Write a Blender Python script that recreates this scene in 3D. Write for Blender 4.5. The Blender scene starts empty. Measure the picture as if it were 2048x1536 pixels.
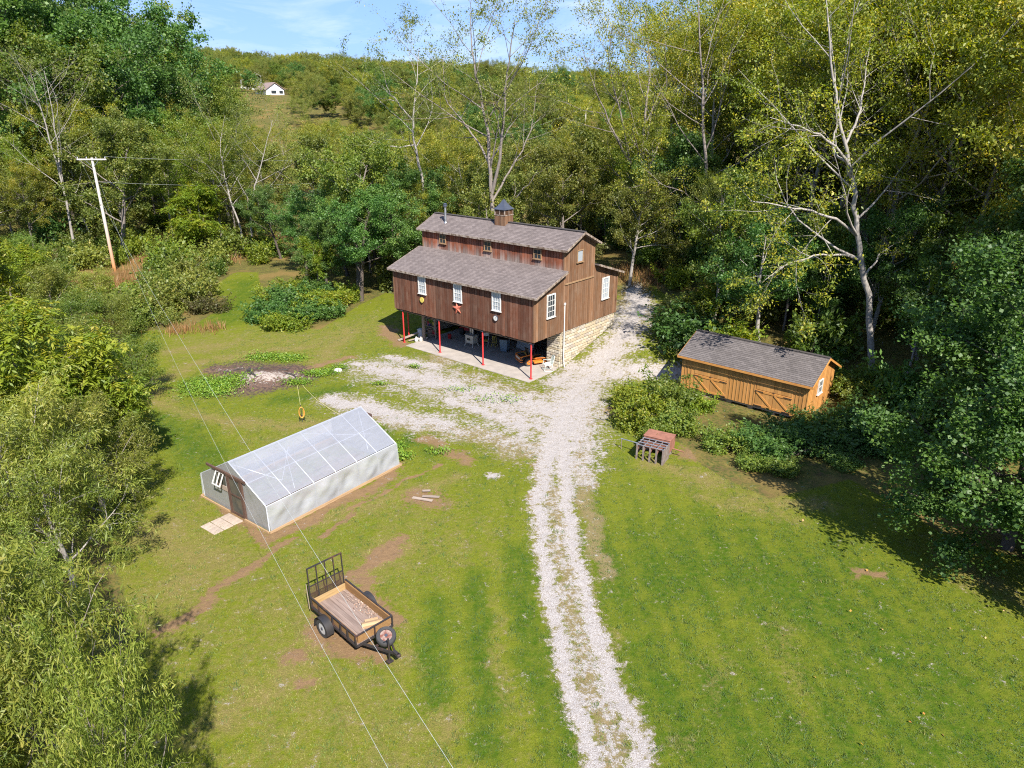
import bpy, math, random
import numpy as np
from mathutils import Matrix, Vector

# ------------------------------------------------------------------ camera, sky, sun, exposure
scene = bpy.context.scene
R = math.radians
CAM_H, PITCH, FPX = 15.789, R(21.306), 1432.75          # metres, down-tilt, focal length in photo pixels
cam_data = bpy.data.cameras.new("Camera")
cam_data.sensor_width = 36.0
cam_data.lens = FPX / 2048 * 36.0
cam_data.clip_start, cam_data.clip_end = 0.1, 3000
cam = bpy.data.objects.new("Camera", cam_data)
cam.location = (0, 0, CAM_H)
cam.rotation_euler = (R(90) - PITCH, 0, 0)
scene.collection.objects.link(cam)
scene.camera = cam

SUN_EL, SUN_AZ = R(45.0), math.atan2(-0.935, 0.354)      # direction towards the sun in the ground plane
world = bpy.data.worlds.new("World"); scene.world = world
world.use_nodes = True
wt = world.node_tree; wt.nodes.clear()
sky = wt.nodes.new("ShaderNodeTexSky"); sky.sky_type = 'NISHITA'; sky.sun_disc = False
sky.sun_elevation = SUN_EL
sky.sun_rotation = R(90) - SUN_AZ
sky.altitude = 300; sky.air_density = 1.0; sky.dust_density = 0.2; sky.ozone_density = 2.0
# thin wisps of cirrus, drawn on the direction of view so they hold from any place
wg = wt.nodes.new("ShaderNodeTexCoord")
wm = wt.nodes.new("ShaderNodeMapping"); wm.inputs['Scale'].default_value = (2.2, 2.2, 9.0); wm.inputs['Rotation'].default_value = (0, 0.12, 0.3)
wt.links.new(wg.outputs['Generated'], wm.inputs['Vector'])
wn = wt.nodes.new("ShaderNodeTexNoise"); wn.inputs['Scale'].default_value = 2.6; wn.inputs['Detail'].default_value = 9; wn.inputs['Roughness'].default_value = 0.62; wn.inputs['Distortion'].default_value = 0.7
wt.links.new(wm.outputs['Vector'], wn.inputs['Vector'])
wr = wt.nodes.new("ShaderNodeMapRange"); wr.inputs['From Min'].default_value = 0.46; wr.inputs['From Max'].default_value = 0.80; wr.inputs['To Max'].default_value = 0.6
wt.links.new(wn.outputs['Fac'], wr.inputs['Value'])
whs = wt.nodes.new("ShaderNodeHueSaturation"); whs.inputs['Saturation'].default_value = 1.0
wga = wt.nodes.new('ShaderNodeGamma'); wga.inputs['Gamma'].default_value = 0.4      # the camera's tone curve on the whole sky
wt.links.new(sky.outputs['Color'], wga.inputs['Color'])
wti = wt.nodes.new('ShaderNodeMix'); wti.data_type = 'RGBA'; wti.blend_type = 'MULTIPLY'; wti.inputs[0].default_value = 1; wti.inputs[7].default_value = (0.56, 0.82, 1.38, 1)
wt.links.new(wga.outputs[0], wti.inputs[6]); wt.links.new(wti.outputs[2], whs.inputs['Color'])
wx = wt.nodes.new("ShaderNodeMix"); wx.data_type = 'RGBA'
wx.inputs[7].default_value = (2.7, 3.0, 3.5, 1)
wt.links.new(wr.outputs['Result'], wx.inputs[0]); wt.links.new(whs.outputs['Color'], wx.inputs[6])
wb = wt.nodes.new("ShaderNodeBackground"); wb.inputs['Strength'].default_value = 0.148
wo = wt.nodes.new("ShaderNodeOutputWorld")
wt.links.new(wx.outputs[2], wb.inputs['Color']); wt.links.new(wb.outputs['Background'], wo.inputs['Surface'])

sun_data = bpy.data.lights.new("Sun", 'SUN'); sun_data.energy = 4.0; sun_data.angle = R(0.55); sun_data.color = (1.0, 0.95, 0.87)
sun = bpy.data.objects.new("Sun", sun_data); scene.collection.objects.link(sun)
_sd = Vector((math.cos(SUN_AZ) * math.cos(SUN_EL), math.sin(SUN_AZ) * math.cos(SUN_EL), math.sin(SUN_EL)))
sun.rotation_euler = _sd.to_track_quat('Z', 'Y').to_euler(); sun.location = (20, -40, 60)
vs = scene.view_settings
vs.view_transform = 'Standard'; vs.look = 'None'; vs.gamma = 1.0; vs.use_curve_mapping = False
vs.exposure = 1.45
scene.render.film_transparent = False
cy = scene.cycles
cy.max_bounces = 6; cy.diffuse_bounces = 4; cy.glossy_bounces = 2; cy.transmission_bounces = 4; cy.transparent_max_bounces = 8
cy.caustics_reflective = False; cy.caustics_refractive = False
cy.use_denoising = False
cy.pixel_filter_type = 'BLACKMAN_HARRIS'; cy.filter_width = 1.1

# ------------------------------------------------------------------ helpers
COL = scene.collection

def tag(o, label=None, cat=None, group=None, kind=None):
    if label: o["label"] = label
    if cat: o["category"] = cat
    if group: o["group"] = group
    if kind: o["kind"] = kind
    return o

def thing(name, label, cat, loc=(0, 0, 0), rz=0.0, group=None):
    o = bpy.data.objects.new(name, None); COL.objects.link(o)
    o.empty_display_size = 0.2
    o.location = loc; o.rotation_euler = (0, 0, rz)
    return tag(o, label, cat, group)

def link(name, me, mat, parent=None, kind=None):
    o = bpy.data.objects.new(name, me); COL.objects.link(o)
    if mat is not None and not me.materials: me.materials.append(mat)
    if parent is not None: o.parent = parent
    if kind: o["kind"] = kind
    return o

def copy_thing(root, loc, rz=0.0, scale=1.0, label=None, group=None):
    c = root.copy(); COL.objects.link(c)
    c.location = loc; c.rotation_euler = (0, 0, rz)
    c.scale = (scale, scale, scale) if not hasattr(scale, '__len__') else scale
    if label: c["label"] = label
    if group: c["group"] = group
    for ch in root.children:
        k = ch.copy(); COL.objects.link(k); k.parent = c
        for g in ch.children:
            m = g.copy(); COL.objects.link(m); m.parent = k
    return c

def np_mesh(name, V, F, smooth=False, attrs=None):
    V = np.asarray(V, np.float32); F = np.asarray(F, np.int32)
    me = bpy.data.meshes.new(name)
    n, m = F.shape
    me.vertices.add(len(V)); me.vertices.foreach_set("co", V.ravel())
    me.loops.add(n * m); me.loops.foreach_set("vertex_index", F.ravel())
    me.polygons.add(n); me.polygons.foreach_set("loop_start", np.arange(0, n * m, m, dtype=np.int32))
    if smooth: me.polygons.foreach_set("use_smooth", np.ones(n, bool))
    if attrs:
        for k, v in attrs.items():
            a = me.attributes.new(k, 'FLOAT', 'POINT'); a.data.foreach_set("value", np.asarray(v, np.float32))
    me.update(calc_edges=True)
    return me

class MB:
    """collects boxes, beams, tubes ... as one mesh"""
    def __init__(s): s.v = []; s.f = []
    def add(s, V, F):
        o = len(s.v); s.v += [tuple(p) for p in V]; s.f += [tuple(i + o for i in q) for q in F]; return s
    def box(s, c, size, rz=0.0, M=None):
        hx, hy, hz = size[0] / 2, size[1] / 2, size[2] / 2
        V = [Vector((x, y, z)) for z in (-hz, hz) for x, y in ((-hx, -hy), (hx, -hy), (hx, hy), (-hx, hy))]
        m = M if M is not None else Matrix.Rotation(rz, 3, 'Z')
        V = [m @ p + Vector(c) for p in V]
        return s.add(V, [(0, 3, 2, 1), (4, 5, 6, 7), (0, 1, 5, 4), (1, 2, 6, 5), (2, 3, 7, 6), (3, 0, 4, 7)])
    def b2(s, lo, hi):
        return s.box([(a + b) / 2 for a, b in zip(lo, hi)], [abs(b - a) for a, b in zip(lo, hi)])
    def beam(s, p, q, w, h, up=(0, 0, 1)):
        p, q = Vector(p), Vector(q); d = (q - p); L = d.length; d.normalize()
        u = Vector(up); x = d.cross(u)
        if x.length < 1e-4: x = d.cross(Vector((1, 0, 0)))
        x.normalize(); z = x.cross(d)
        M = Matrix((d, x, z)).transposed()
        return s.box((p + q) / 2, (L, w, h), M=M)
    def tube(s, pts, r, n=8, closed=False, caps=True):
        P = [Vector(p) for p in pts]; k = len(P)
        rr = r if hasattr(r, '__len__') else [r] * k
        V = []; x = None
        for i, p in enumerate(P):
            if closed: d = P[(i + 1) % k] - P[i - 1]
            else: d = P[min(i + 1, k - 1)] - P[max(i - 1, 0)]
            d.normalize()
            if x is None:
                x = d.orthogonal()
            x = x - d * x.dot(d); x.normalize(); y = d.cross(x)
            V += [p + (x * math.cos(t) + y * math.sin(t)) * rr[i] for t in (2 * math.pi * j / n for j in range(n))]
        F = []
        for i in range(k if closed else k - 1):
            a, b = i * n, ((i + 1) % k) * n
            F += [(a + j, a + (j + 1) % n, b + (j + 1) % n, b + j) for j in range(n)]
        if caps and not closed:
            F += [tuple(reversed(range(n))), tuple(range((k - 1) * n, k * n))]
        return s.add(V, F)
    def lathe(s, prof, c=(0, 0, 0), n=20, M=None, caps=True):
        V = []
        for r, z in prof:
            for j in range(n):
                t = 2 * math.pi * j / n
                p = Vector((r * math.cos(t), r * math.sin(t), z))
                V.append((M @ p if M is not None else p) + Vector(c))
        F = [(i * n + j, i * n + (j + 1) % n, (i + 1) * n + (j + 1) % n, (i + 1) * n + j) for i in range(len(prof) - 1) for j in range(n)]
        if caps: F += [tuple(reversed(range(n))), tuple(range((len(prof) - 1) * n, len(prof) * n))]
        return s.add(V, F)
    def prism(s, poly, axis, t0, t1):
        """extrude a 2-D polygon along axis 0/1/2 from t0 to t1"""
        def P(a, b, t): return {0: (t, a, b), 1: (a, t, b), 2: (a, b, t)}[axis]
        n = len(poly)
        V = [P(a, b, t0) for a, b in poly] + [P(a, b, t1) for a, b in poly]
        F = [tuple(range(n)), tuple(reversed(range(n, 2 * n)))] + [(i, i + n, (i + 1) % n + n, (i + 1) % n) for i in range(n)]
        return s.add(V, F)
    def build(s, name, mat, parent=None, smooth=False, kind=None, bevel=0.0):
        me = bpy.data.meshes.new(name); me.from_pydata(s.v, [], s.f)
        me.validate(); me.update()
        import bmesh
        bm = bmesh.new(); bm.from_mesh(me)
        bmesh.ops.recalc_face_normals(bm, faces=bm.faces)
        bm.to_mesh(me); bm.free()
        if smooth:
            me.polygons.foreach_set("use_smooth", np.ones(len(me.polygons), bool))
            me.set_sharp_from_angle(angle=R(40))
        o = link(name, me, mat, parent, kind)
        if bevel > 0:
            b = o.modifiers.new("bevel", 'BEVEL'); b.width = bevel; b.segments = 2; b.limit_method = 'ANGLE'
        return o

def RX(a): return Matrix.Rotation(a, 3, 'X')
def RY(a): return Matrix.Rotation(a, 3, 'Y')
def RZ(a): return Matrix.Rotation(a, 3, 'Z')

# ------------------------------------------------------------------ material helpers
def node(t, typ, ins=None, **props):
    nd = t.nodes.new(typ)
    for k, v in props.items(): setattr(nd, k, v)
    for k, v in (ins or {}).items():
        sk = nd.inputs[k]
        if isinstance(v, bpy.types.NodeSocket): t.links.new(v, sk)
        elif hasattr(v, '__len__') and len(v) == 3 and sk.type == 'RGBA': sk.default_value = (*v, 1)
        else: sk.default_value = v
    return nd
def mth(t, op, a, b=0.5, clamp=False):
    return node(t, 'ShaderNodeMath', {0: a, 1: b}, operation=op, use_clamp=clamp).outputs[0]
def mixc(t, f, a, b, blend='MIX'):
    return node(t, 'ShaderNodeMix', {0: f, 6: a, 7: b}, data_type='RGBA', blend_type=blend).outputs[2]
def noi(t, vec, scale, detail=4, rough=0.55, dist=0.0):
    ins = {'Scale': scale, 'Detail': detail, 'Roughness': rough, 'Distortion': dist}
    if vec is not None: ins['Vector'] = vec
    return node(t, 'ShaderNodeTexNoise', ins).outputs['Fac']
def rng_(t, v, a, b, c=0.0, d=1.0):
    return node(t, 'ShaderNodeMapRange', {'Value': v, 'From Min': a, 'From Max': b, 'To Min': c, 'To Max': d}).outputs['Result']
def attr(t, name):
    return node(t, 'ShaderNodeAttribute', attribute_name=name).outputs['Fac']
def new_mat(name):
    m = bpy.data.materials.new(name); m.use_nodes = True; m.node_tree.nodes.clear(); return m, m.node_tree
def finish(t, color, rough=0.8, bump=None, bstr=0.3, bdist=0.02, metal=0.0, spec=0.4, normal=None):
    p = node(t, 'ShaderNodeBsdfPrincipled', {'Roughness': rough, 'Metallic': metal, 'Specular IOR Level': spec})
    if isinstance(color, bpy.types.NodeSocket): t.links.new(color, p.inputs['Base Color'])
    else: p.inputs['Base Color'].default_value = (*color, 1)
    if bump is not None:
        b = node(t, 'ShaderNodeBump', {'Height': bump, 'Strength': bstr, 'Distance': bdist}); t.links.new(b.outputs[0], p.inputs['Normal'])
    o = node(t, 'ShaderNodeOutputMaterial'); t.links.new(p.outputs[0], o.inputs['Surface'])
    return p

def simple(name, c1, c2=None, rough=0.7, scale=6.0, stretch=(1, 1, 1), metal=0.0, spec=0.4, bump=0.15, rand=0.0, detail=6, lo=0.35, hi=0.65):
    """two-tone noise over object coordinates, a little relief, optional per-object variation"""
    m, t = new_mat(name)
    tc = node(t, 'ShaderNodeTexCoord').outputs['Object']
    mp = node(t, 'ShaderNodeMapping', {'Vector': tc, 'Scale': stretch}).outputs[0]
    n = noi(t, mp, scale, detail, 0.6)
    c = mixc(t, rng_(t, n, lo, hi), c1, c2 if c2 else tuple(x * 0.72 for x in c1))
    if rand > 0:
        rnd = node(t, 'ShaderNodeObjectInfo').outputs['Random']
        c = node(t, 'ShaderNodeHueSaturation', {'Color': c, 'Value': rng_(t, rnd, 0, 1, 1 - rand, 1 + rand)}).outputs[0]
    finish(t, c, rough, n, bump, 0.02, metal, spec)
    return m
# ------------------------------------------------------------------ the lie of the land
BX, BY, BTH = 1.301, 40.982, R(-40.078)                  # barn: front right corner and heading
CT, ST = math.cos(BTH), math.sin(BTH)
def to_ab(x, y): return (x - BX) * CT + (y - BY) * ST, -(x - BX) * ST + (y - BY) * CT
def from_ab(a, b, z=0.0): return (BX + a * CT - b * ST, BY + a * ST + b * CT, z)
def sst(e0, e1, v):
    t = np.clip((np.asarray(v, float) - e0) / (e1 - e0), 0, 1); return t * t * (3 - 2 * t)
def soft(v, k=1.5): return np.log1p(np.exp(np.clip(np.asarray(v, float) / k, -30, 30))) * k

def land(x, y):
    x = np.asarray(x, float); y = np.asarray(y, float)
    a, b = to_ab(x, y)
    steep = 1 - sst(3.5, 8.0, a)
    b0 = 3.2
    rise = (0.30 * steep + 0.13 * (1 - steep)) * (soft(b - b0, .5) - soft(b - 9.3, .6)) + 0.10 * (soft(b - 9.3, .6) - soft(b - 14.5, 1.5)) + 0.27 * (soft(b - 14.5, 1.5) - soft(b - 95, 12))
    z = rise * sst(-26, -7, a)
    inside = sst(0.0, -0.55, a) * sst(-13.2, -12.6, a) * sst(9.6, 9.0, b)
    z = z * (1 - inside)
    # wooded rise at the far left, the long slope with the houses, and the hills beyond
    z = z + 15 * np.exp(-(((x + 112) / 48) ** 2 + ((y - 128) / 48) ** 2)) * sst(60, 95, y)
    far = sst(105, 290, y) * (16.5 - 0.032 * np.clip(x, -260, 130)) + sst(300, 520, y) * (9 - 0.03 * np.clip(x, -300, 100))
    z = z + far * (1 - 0.75 * sst(-6, 30, a) * sst(300, 60, y))
    z = z + 0.05 * np.sin(x * .31 + 1) * np.sin(y * .27) * sst(8, 30, np.hypot(a + 6, b - 4)) * 1.5
    # shallow pad under the shed
    return z
def H1(x, y): return float(land(x, y))

def ray(px, py):
    c, s = math.cos(PITCH), math.sin(PITCH); u = (px - 1024) / FPX; v = (py - 768) / FPX
    return Vector((u, c - v * s, -s - v * c))
def at(px, py, Y):
    """point in the place that the photograph shows at this pixel, Y metres ahead"""
    d = ray(px, py); return Vector((0, 0, CAM_H)) + d * (Y / d.y)
def G(px, py):
    """where the sight line of a photo pixel meets the land"""
    d = ray(px, py); t = 5.0
    for _ in range(4000):
        p = Vector((0, 0, CAM_H)) + d * t
        if p.z <= H1(p.x, p.y): break
        t += max(0.03, (p.z - H1(p.x, p.y)) * 0.4)
    return Vector((p.x, p.y, H1(p.x, p.y)))
def gz(p, dz=0.0): return (p[0], p[1], H1(p[0], p[1]) + dz)

# ------------------------------------------------------------------ what grows or lies on the land (fields over x, y)
def capsules(x, y, segs):
    """1 on the line, 0.5 at the radius, 0 at twice the radius"""
    out = np.zeros_like(x)
    for (p, q, r0, r1, *wt_) in segs:
        px, py = p[0], p[1]; dx, dy = q[0] - px, q[1] - py
        L2 = dx * dx + dy * dy + 1e-9
        t = np.clip(((x - px) * dx + (y - py) * dy) / L2, 0, 1)
        d = np.hypot(x - px - t * dx, y - py - t * dy)
        out = np.maximum(out, (1 - d / (2 * (r0 + (r1 - r0) * t))) * (wt_[0] if wt_ else 1.0))
    return np.clip(out, 0, 1)
def line(pix, radii, wgt=1.0):
    P = [G(*p) for p in pix]
    rr = radii if hasattr(radii, '__len__') else [radii] * len(P)
    return [(P[i], P[i + 1], rr[i], rr[i + 1], wgt) for i in range(len(P) - 1)]
def blob(px, py, r): p = G(px, py); return [(p, p, r, r)]

GRAVEL = (line([(1250, 1560), (1200, 1400), (1160, 1280), (1130, 1150), (1108, 1020), (1105, 920)], [.7, .7, .7, .7, .8, 1.0], .40) + line([(1200, 1560), (1168, 1470), (1145, 1400), (1122, 1300), (1100, 1200), (1084, 1100), (1076, 1000), (1092, 930), (1112, 870)], [.27, .27, .27, .28, .29, .32, .40, .5, .8])
    + line([(1302, 1560), (1275, 1470), (1240, 1400), (1200, 1300), (1176, 1200), (1148, 1100), (1132, 1000), (1128, 930), (1124, 870)], [.30, .31, .32, .31, .29, .29, .32, .44, .8])
    + line([(1118, 880), (1128, 820), (1160, 770), (1200, 725), (1232, 690), (1262, 645), (1282, 610), (1268, 575)], [1.3, 1.7, 1.5, 1.45, 1.4, 1.3, 1.0, .6])
    + line([(1120, 830), (1040, 800), (960, 785), (880, 765), (800, 745), (740, 735)], [1.5, 1.45, 1.25, 1.25, 1.2, .8])
    + line([(1050, 850), (980, 830), (900, 800)], [.9, .6, .5])
    + line([(660, 800), (720, 812), (800, 830)], [.8, 1.1, .5]) + line([(780, 715), (870, 735)], [.55, .6]) + blob(715, 728, .45) + blob(985, 950, .3)
    + line([(1100, 860), (980, 800), (860, 760), (740, 735)], [2.6, 3.0, 2.8, 1.8], .78) + line([(1180, 860), (1170, 960), (1130, 900)], [1.2, .7, 1.5], .6) + line([(1130, 760), (1240, 680), (1290, 610)], [2.4, 2.4, 1.4], .48) + line([(900, 850), (760, 825), (690, 800)], [1.5, 1.5, 1.2], .66)
    + line([(1220, 745), (1350, 745)], [1.0, .9]) + line([(1150, 735), (1110, 765)], [.7, .8]))
THIN = (line([(1240, 1560), (1190, 1400), (1150, 1250), (1120, 1100), (1105, 980)], .45) + line([(1060, 900), (960, 870), (860, 850), (740, 830)], [1.2, .9, .9, .9])
    + line([(1180, 800), (1160, 900), (1170, 1000), (1210, 1150)], [.8, .7, .35, .25]) + line([(1150, 700), (1240, 620), (1275, 570)], [1.0, .9, .8]) + blob(880, 720, 1.2))
DIRT = (line([(470, 960), (620, 890), (700, 850)], [1.2, 1.3, 1.2], .8) + line([(560, 1000), (700, 920)], [1.0, 1.0], .8) + line([(545, 1075), (640, 1025), (720, 985), (800, 935)], [.5, .45, .45, .4]) + line([(340, 1255), (400, 1215), (470, 1155), (540, 1105), (600, 1075)], [.35, .3, .22, .16, .15])
    + line([(640, 1075), (740, 1000), (830, 950), (880, 925)], [.12, .12, .1, .1]) + blob(853, 998, .85) + line([(1705, 1150), (1765, 1154)], .22)
    + line([(425, 990), (470, 1035), (530, 1072)], .3) + line([(770, 655), (800, 690)], .6) + line([(1385, 905), (1450, 820), (1420, 860)], [.8, .7, .8]) + blob(1225, 820, .7)
    + line([(640, 1255), (700, 1300), (760, 1310)], [.5, .5, .4]) + line([(700, 1150), (755, 1120), (810, 1080)], .35) + line([(720, 1160), (780, 1250)], .3) + blob(590, 1310, .4) + blob(620, 1365, .3)
    + line([(560, 745), (620, 735), (700, 715)], [.8, .4, .4]) + line([(510, 755), (430, 740)], [1.3, .8]) + line([(1090, 905), (1070, 1010)], [.35, .2]) + line([(850, 880), (930, 915)], [.5, .4]) + blob(930, 925, .45))
DRY = (line([(620, 900), (420, 1080), (360, 1200)], [3.4, 3.4, 3.0], .62) + line([(560, 1180), (640, 1400), (800, 1500)], [3.0, 3.2, 3.0], .55) + line([(780, 1000), (900, 1100)], [2.2, 2.0], .45) + line([(420, 690), (640, 680), (760, 650)], [3.2, 3.2, 2.2], .62) + line([(640, 690), (520, 705), (400, 725), (320, 760), (305, 800), (380, 835), (520, 850), (640, 850)], [.8, .7, .7, .8, .8, .7, .7, .7])
    + line([(300, 1060), (430, 1130), (350, 1180)], [1.3, 1.2, 1.0]) + line([(650, 1040), (900, 960)], [.6, .5]) + line([(590, 1340), (680, 1180), (800, 1090)], [.9, .9, .9])
    + line([(1420, 1000), (1560, 1030)], [.8, .8]) + line([(1500, 1000), (1640, 1010)], [.7, .6]) + line([(1440, 1330), (1380, 1480)], [.9, 1]) + line([(1560, 1250), (1600, 1420)], [.7, .9]) + line([(1900, 1120), (2000, 1180)], [.9, .9])
    + line([(700, 660), (640, 720)], [1.0, 1.0]) + blob(760, 860, .8) + line([(880, 730), (1000, 770), (1080, 790)], [.4, .4, .5]) + line([(1300, 930), (1420, 960)], [.6, .8]) + line([(1060, 1230), (1130, 1420), (1180, 1536)], [.35, .35, .4])
    + line([(1170, 1100), (1220, 1280), (1290, 1480)], [.25, .25, .25]) + line([(830, 1300), (900, 1480)], [.5, .5]) + line([(430, 1450), (540, 1380)], [.6, .6]) + line([(450, 690), (360, 700)], [1.2, 1.2]) + line([(980, 1200), (1000, 1450)], [.3, .35]))
LUSH = (line([(1290, 1150), (1450, 1130), (1600, 1170), (1750, 1300), (1900, 1420)], [2.6, 3.0, 3.2, 3.2, 3.0]) + line([(1350, 1400), (1600, 1480), (1900, 1500)], [2.6, 3.2, 3.2], .95) + line([(1280, 1200), (1340, 1350), (1450, 1520)], [.4, .5, .6]) + line([(1040, 1100), (1060, 1250), (1110, 1400), (1140, 1520)], [.5, .55, .5, .45])
    + line([(500, 565), (480, 600), (450, 640)], [1.6, 1.5, 1.4]) + line([(960, 1150), (960, 1300), (990, 1500)], [.35, .4, .45]) + line([(880, 1200), (860, 1400)], [.4, .5])
    + line([(400, 770), (460, 765)], [1.1, 1.1]) + line([(520, 715), (590, 715)], [.5, .5]) + line([(570, 765), (650, 745), (690, 735)], [.4, .45, .3]) + line([(760, 860), (850, 900)], [.7, .5]) + line([(300, 840), (400, 900), (440, 960)], [1.0, 1.0, .7]) + line([(560, 800), (680, 780)], [.6, .7]))
ASH = line([(490, 764), (575, 757)], [1.8, 1.4]) + line([(440, 738), (500, 740)], [.8, 1.0], .8) + line([(470, 732), (600, 738)], [.9, .8], .62)

def polygon_dist(x, y, poly):
    """signed distance, positive inside"""
    x = np.asarray(x, float); y = np.asarray(y, float)
    d = np.full(x.shape, 1e9); ins = np.zeros(x.shape, bool); n = len(poly)
    for i in range(n):
        (ax, ay), (bx, by) = poly[i][:2], poly[(i + 1) % n][:2]
        dx, dy = bx - ax, by - ay
        t = np.clip(((x - ax) * dx + (y - ay) * dy) / (dx * dx + dy * dy + 1e-9), 0, 1)
        d = np.minimum(d, np.hypot(x - ax - t * dx, y - ay - t * dy))
        c = ((ay > y) != (by > y)) & (x < (bx - ax) * (y - ay) / (by - ay + 1e-12) + ax)
        ins ^= c
    return np.where(ins, d, -d)
def xy(p): return (p[0], p[1])
LAWN = [xy(G(*p)) for p in [(1540, 1000), (1700, 960), (1790, 1010), (1900, 1080), (2048, 1120)]] + [(32, 14), (34, -30), (-14, -30), (-12, 5)] + \
       [xy(G(*p)) for p in [(280, 1420), (250, 1180), (200, 1020), (210, 900), (270, 720), (255, 665), (380, 655), (440, 620), (455, 600), (420, 580), (470, 545), (515, 545), (520, 575), (500, 640), (640, 660), (720, 610), (775, 585)]] + \
       [xy(from_ab(-13, 6)), xy(from_ab(-12.4, 12)), xy(from_ab(2, 14))] + [xy(G(*p)) for p in [(1290, 560), (1320, 610), (1340, 680), (1370, 760), (1240, 800), (1230, 850), (1370, 890), (1400, 930), (1450, 960)]]

DRIVE = [xy(G(*p)) for p in ((1120, 860), (1105, 1000), (1120, 1130), (1160, 1280), (1205, 1400), (1265, 1560))]
DRIVE.append((DRIVE[-1][0] + 1.2, DRIVE[-1][1] - 4.0))
def drive_dist(x, y):
    d = np.full(np.shape(x), 1e9)
    for (ax, ay), (bx, by) in zip(DRIVE[:-1], DRIVE[1:]):
        dx, dy = bx - ax, by - ay; t = np.clip(((x - ax) * dx + (y - ay) * dy) / (dx * dx + dy * dy), 0, 1); d = np.minimum(d, np.hypot(x - ax - t * dx, y - ay - t * dy))
    return d
def fields(x, y):
    x = np.asarray(x, float); y = np.asarray(y, float)
    lawn = polygon_dist(x, y, LAWN)
    # edges of tracks, bare soil and tufts wander
    wx_ = .16 * np.sin(1.9 * y + 1.3 * np.sin(.7 * x) + .4) + .09 * np.sin(4.7 * y - 2.3 * x + 1.1) + .05 * np.sin(9.1 * y + 5.3 * x) + .03 * np.sin(17 * y - 11 * x)
    wy_ = .16 * np.sin(2.1 * x + 1.1 * np.sin(.9 * y) + 2.0) + .09 * np.sin(5.1 * x + 1.9 * y) + .05 * np.sin(10.3 * x - 4.1 * y) + .03 * np.sin(19 * x + 9 * y)
    x0, y0 = x + .35 * wx_, y + .35 * wy_; x, y = x + wx_, y + wy_
    return dict(gravel=capsules(x0, y0, GRAVEL), thin=capsules(x, y, THIN), dirt=capsules(x, y, DIRT), dry=capsules(x, y, DRY), lush=capsules(x, y, LUSH),
                stripe=.5 + .5 * np.sin(2 * math.pi * drive_dist(x0, y0) / 1.45) * sst(1.0, 2.0, drive_dist(x0, y0)) * sst(13, 8, drive_dist(x0, y0)),
                ash=capsules(x, y, ASH), wild=sst(0.5, -0.6, lawn))

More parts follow.
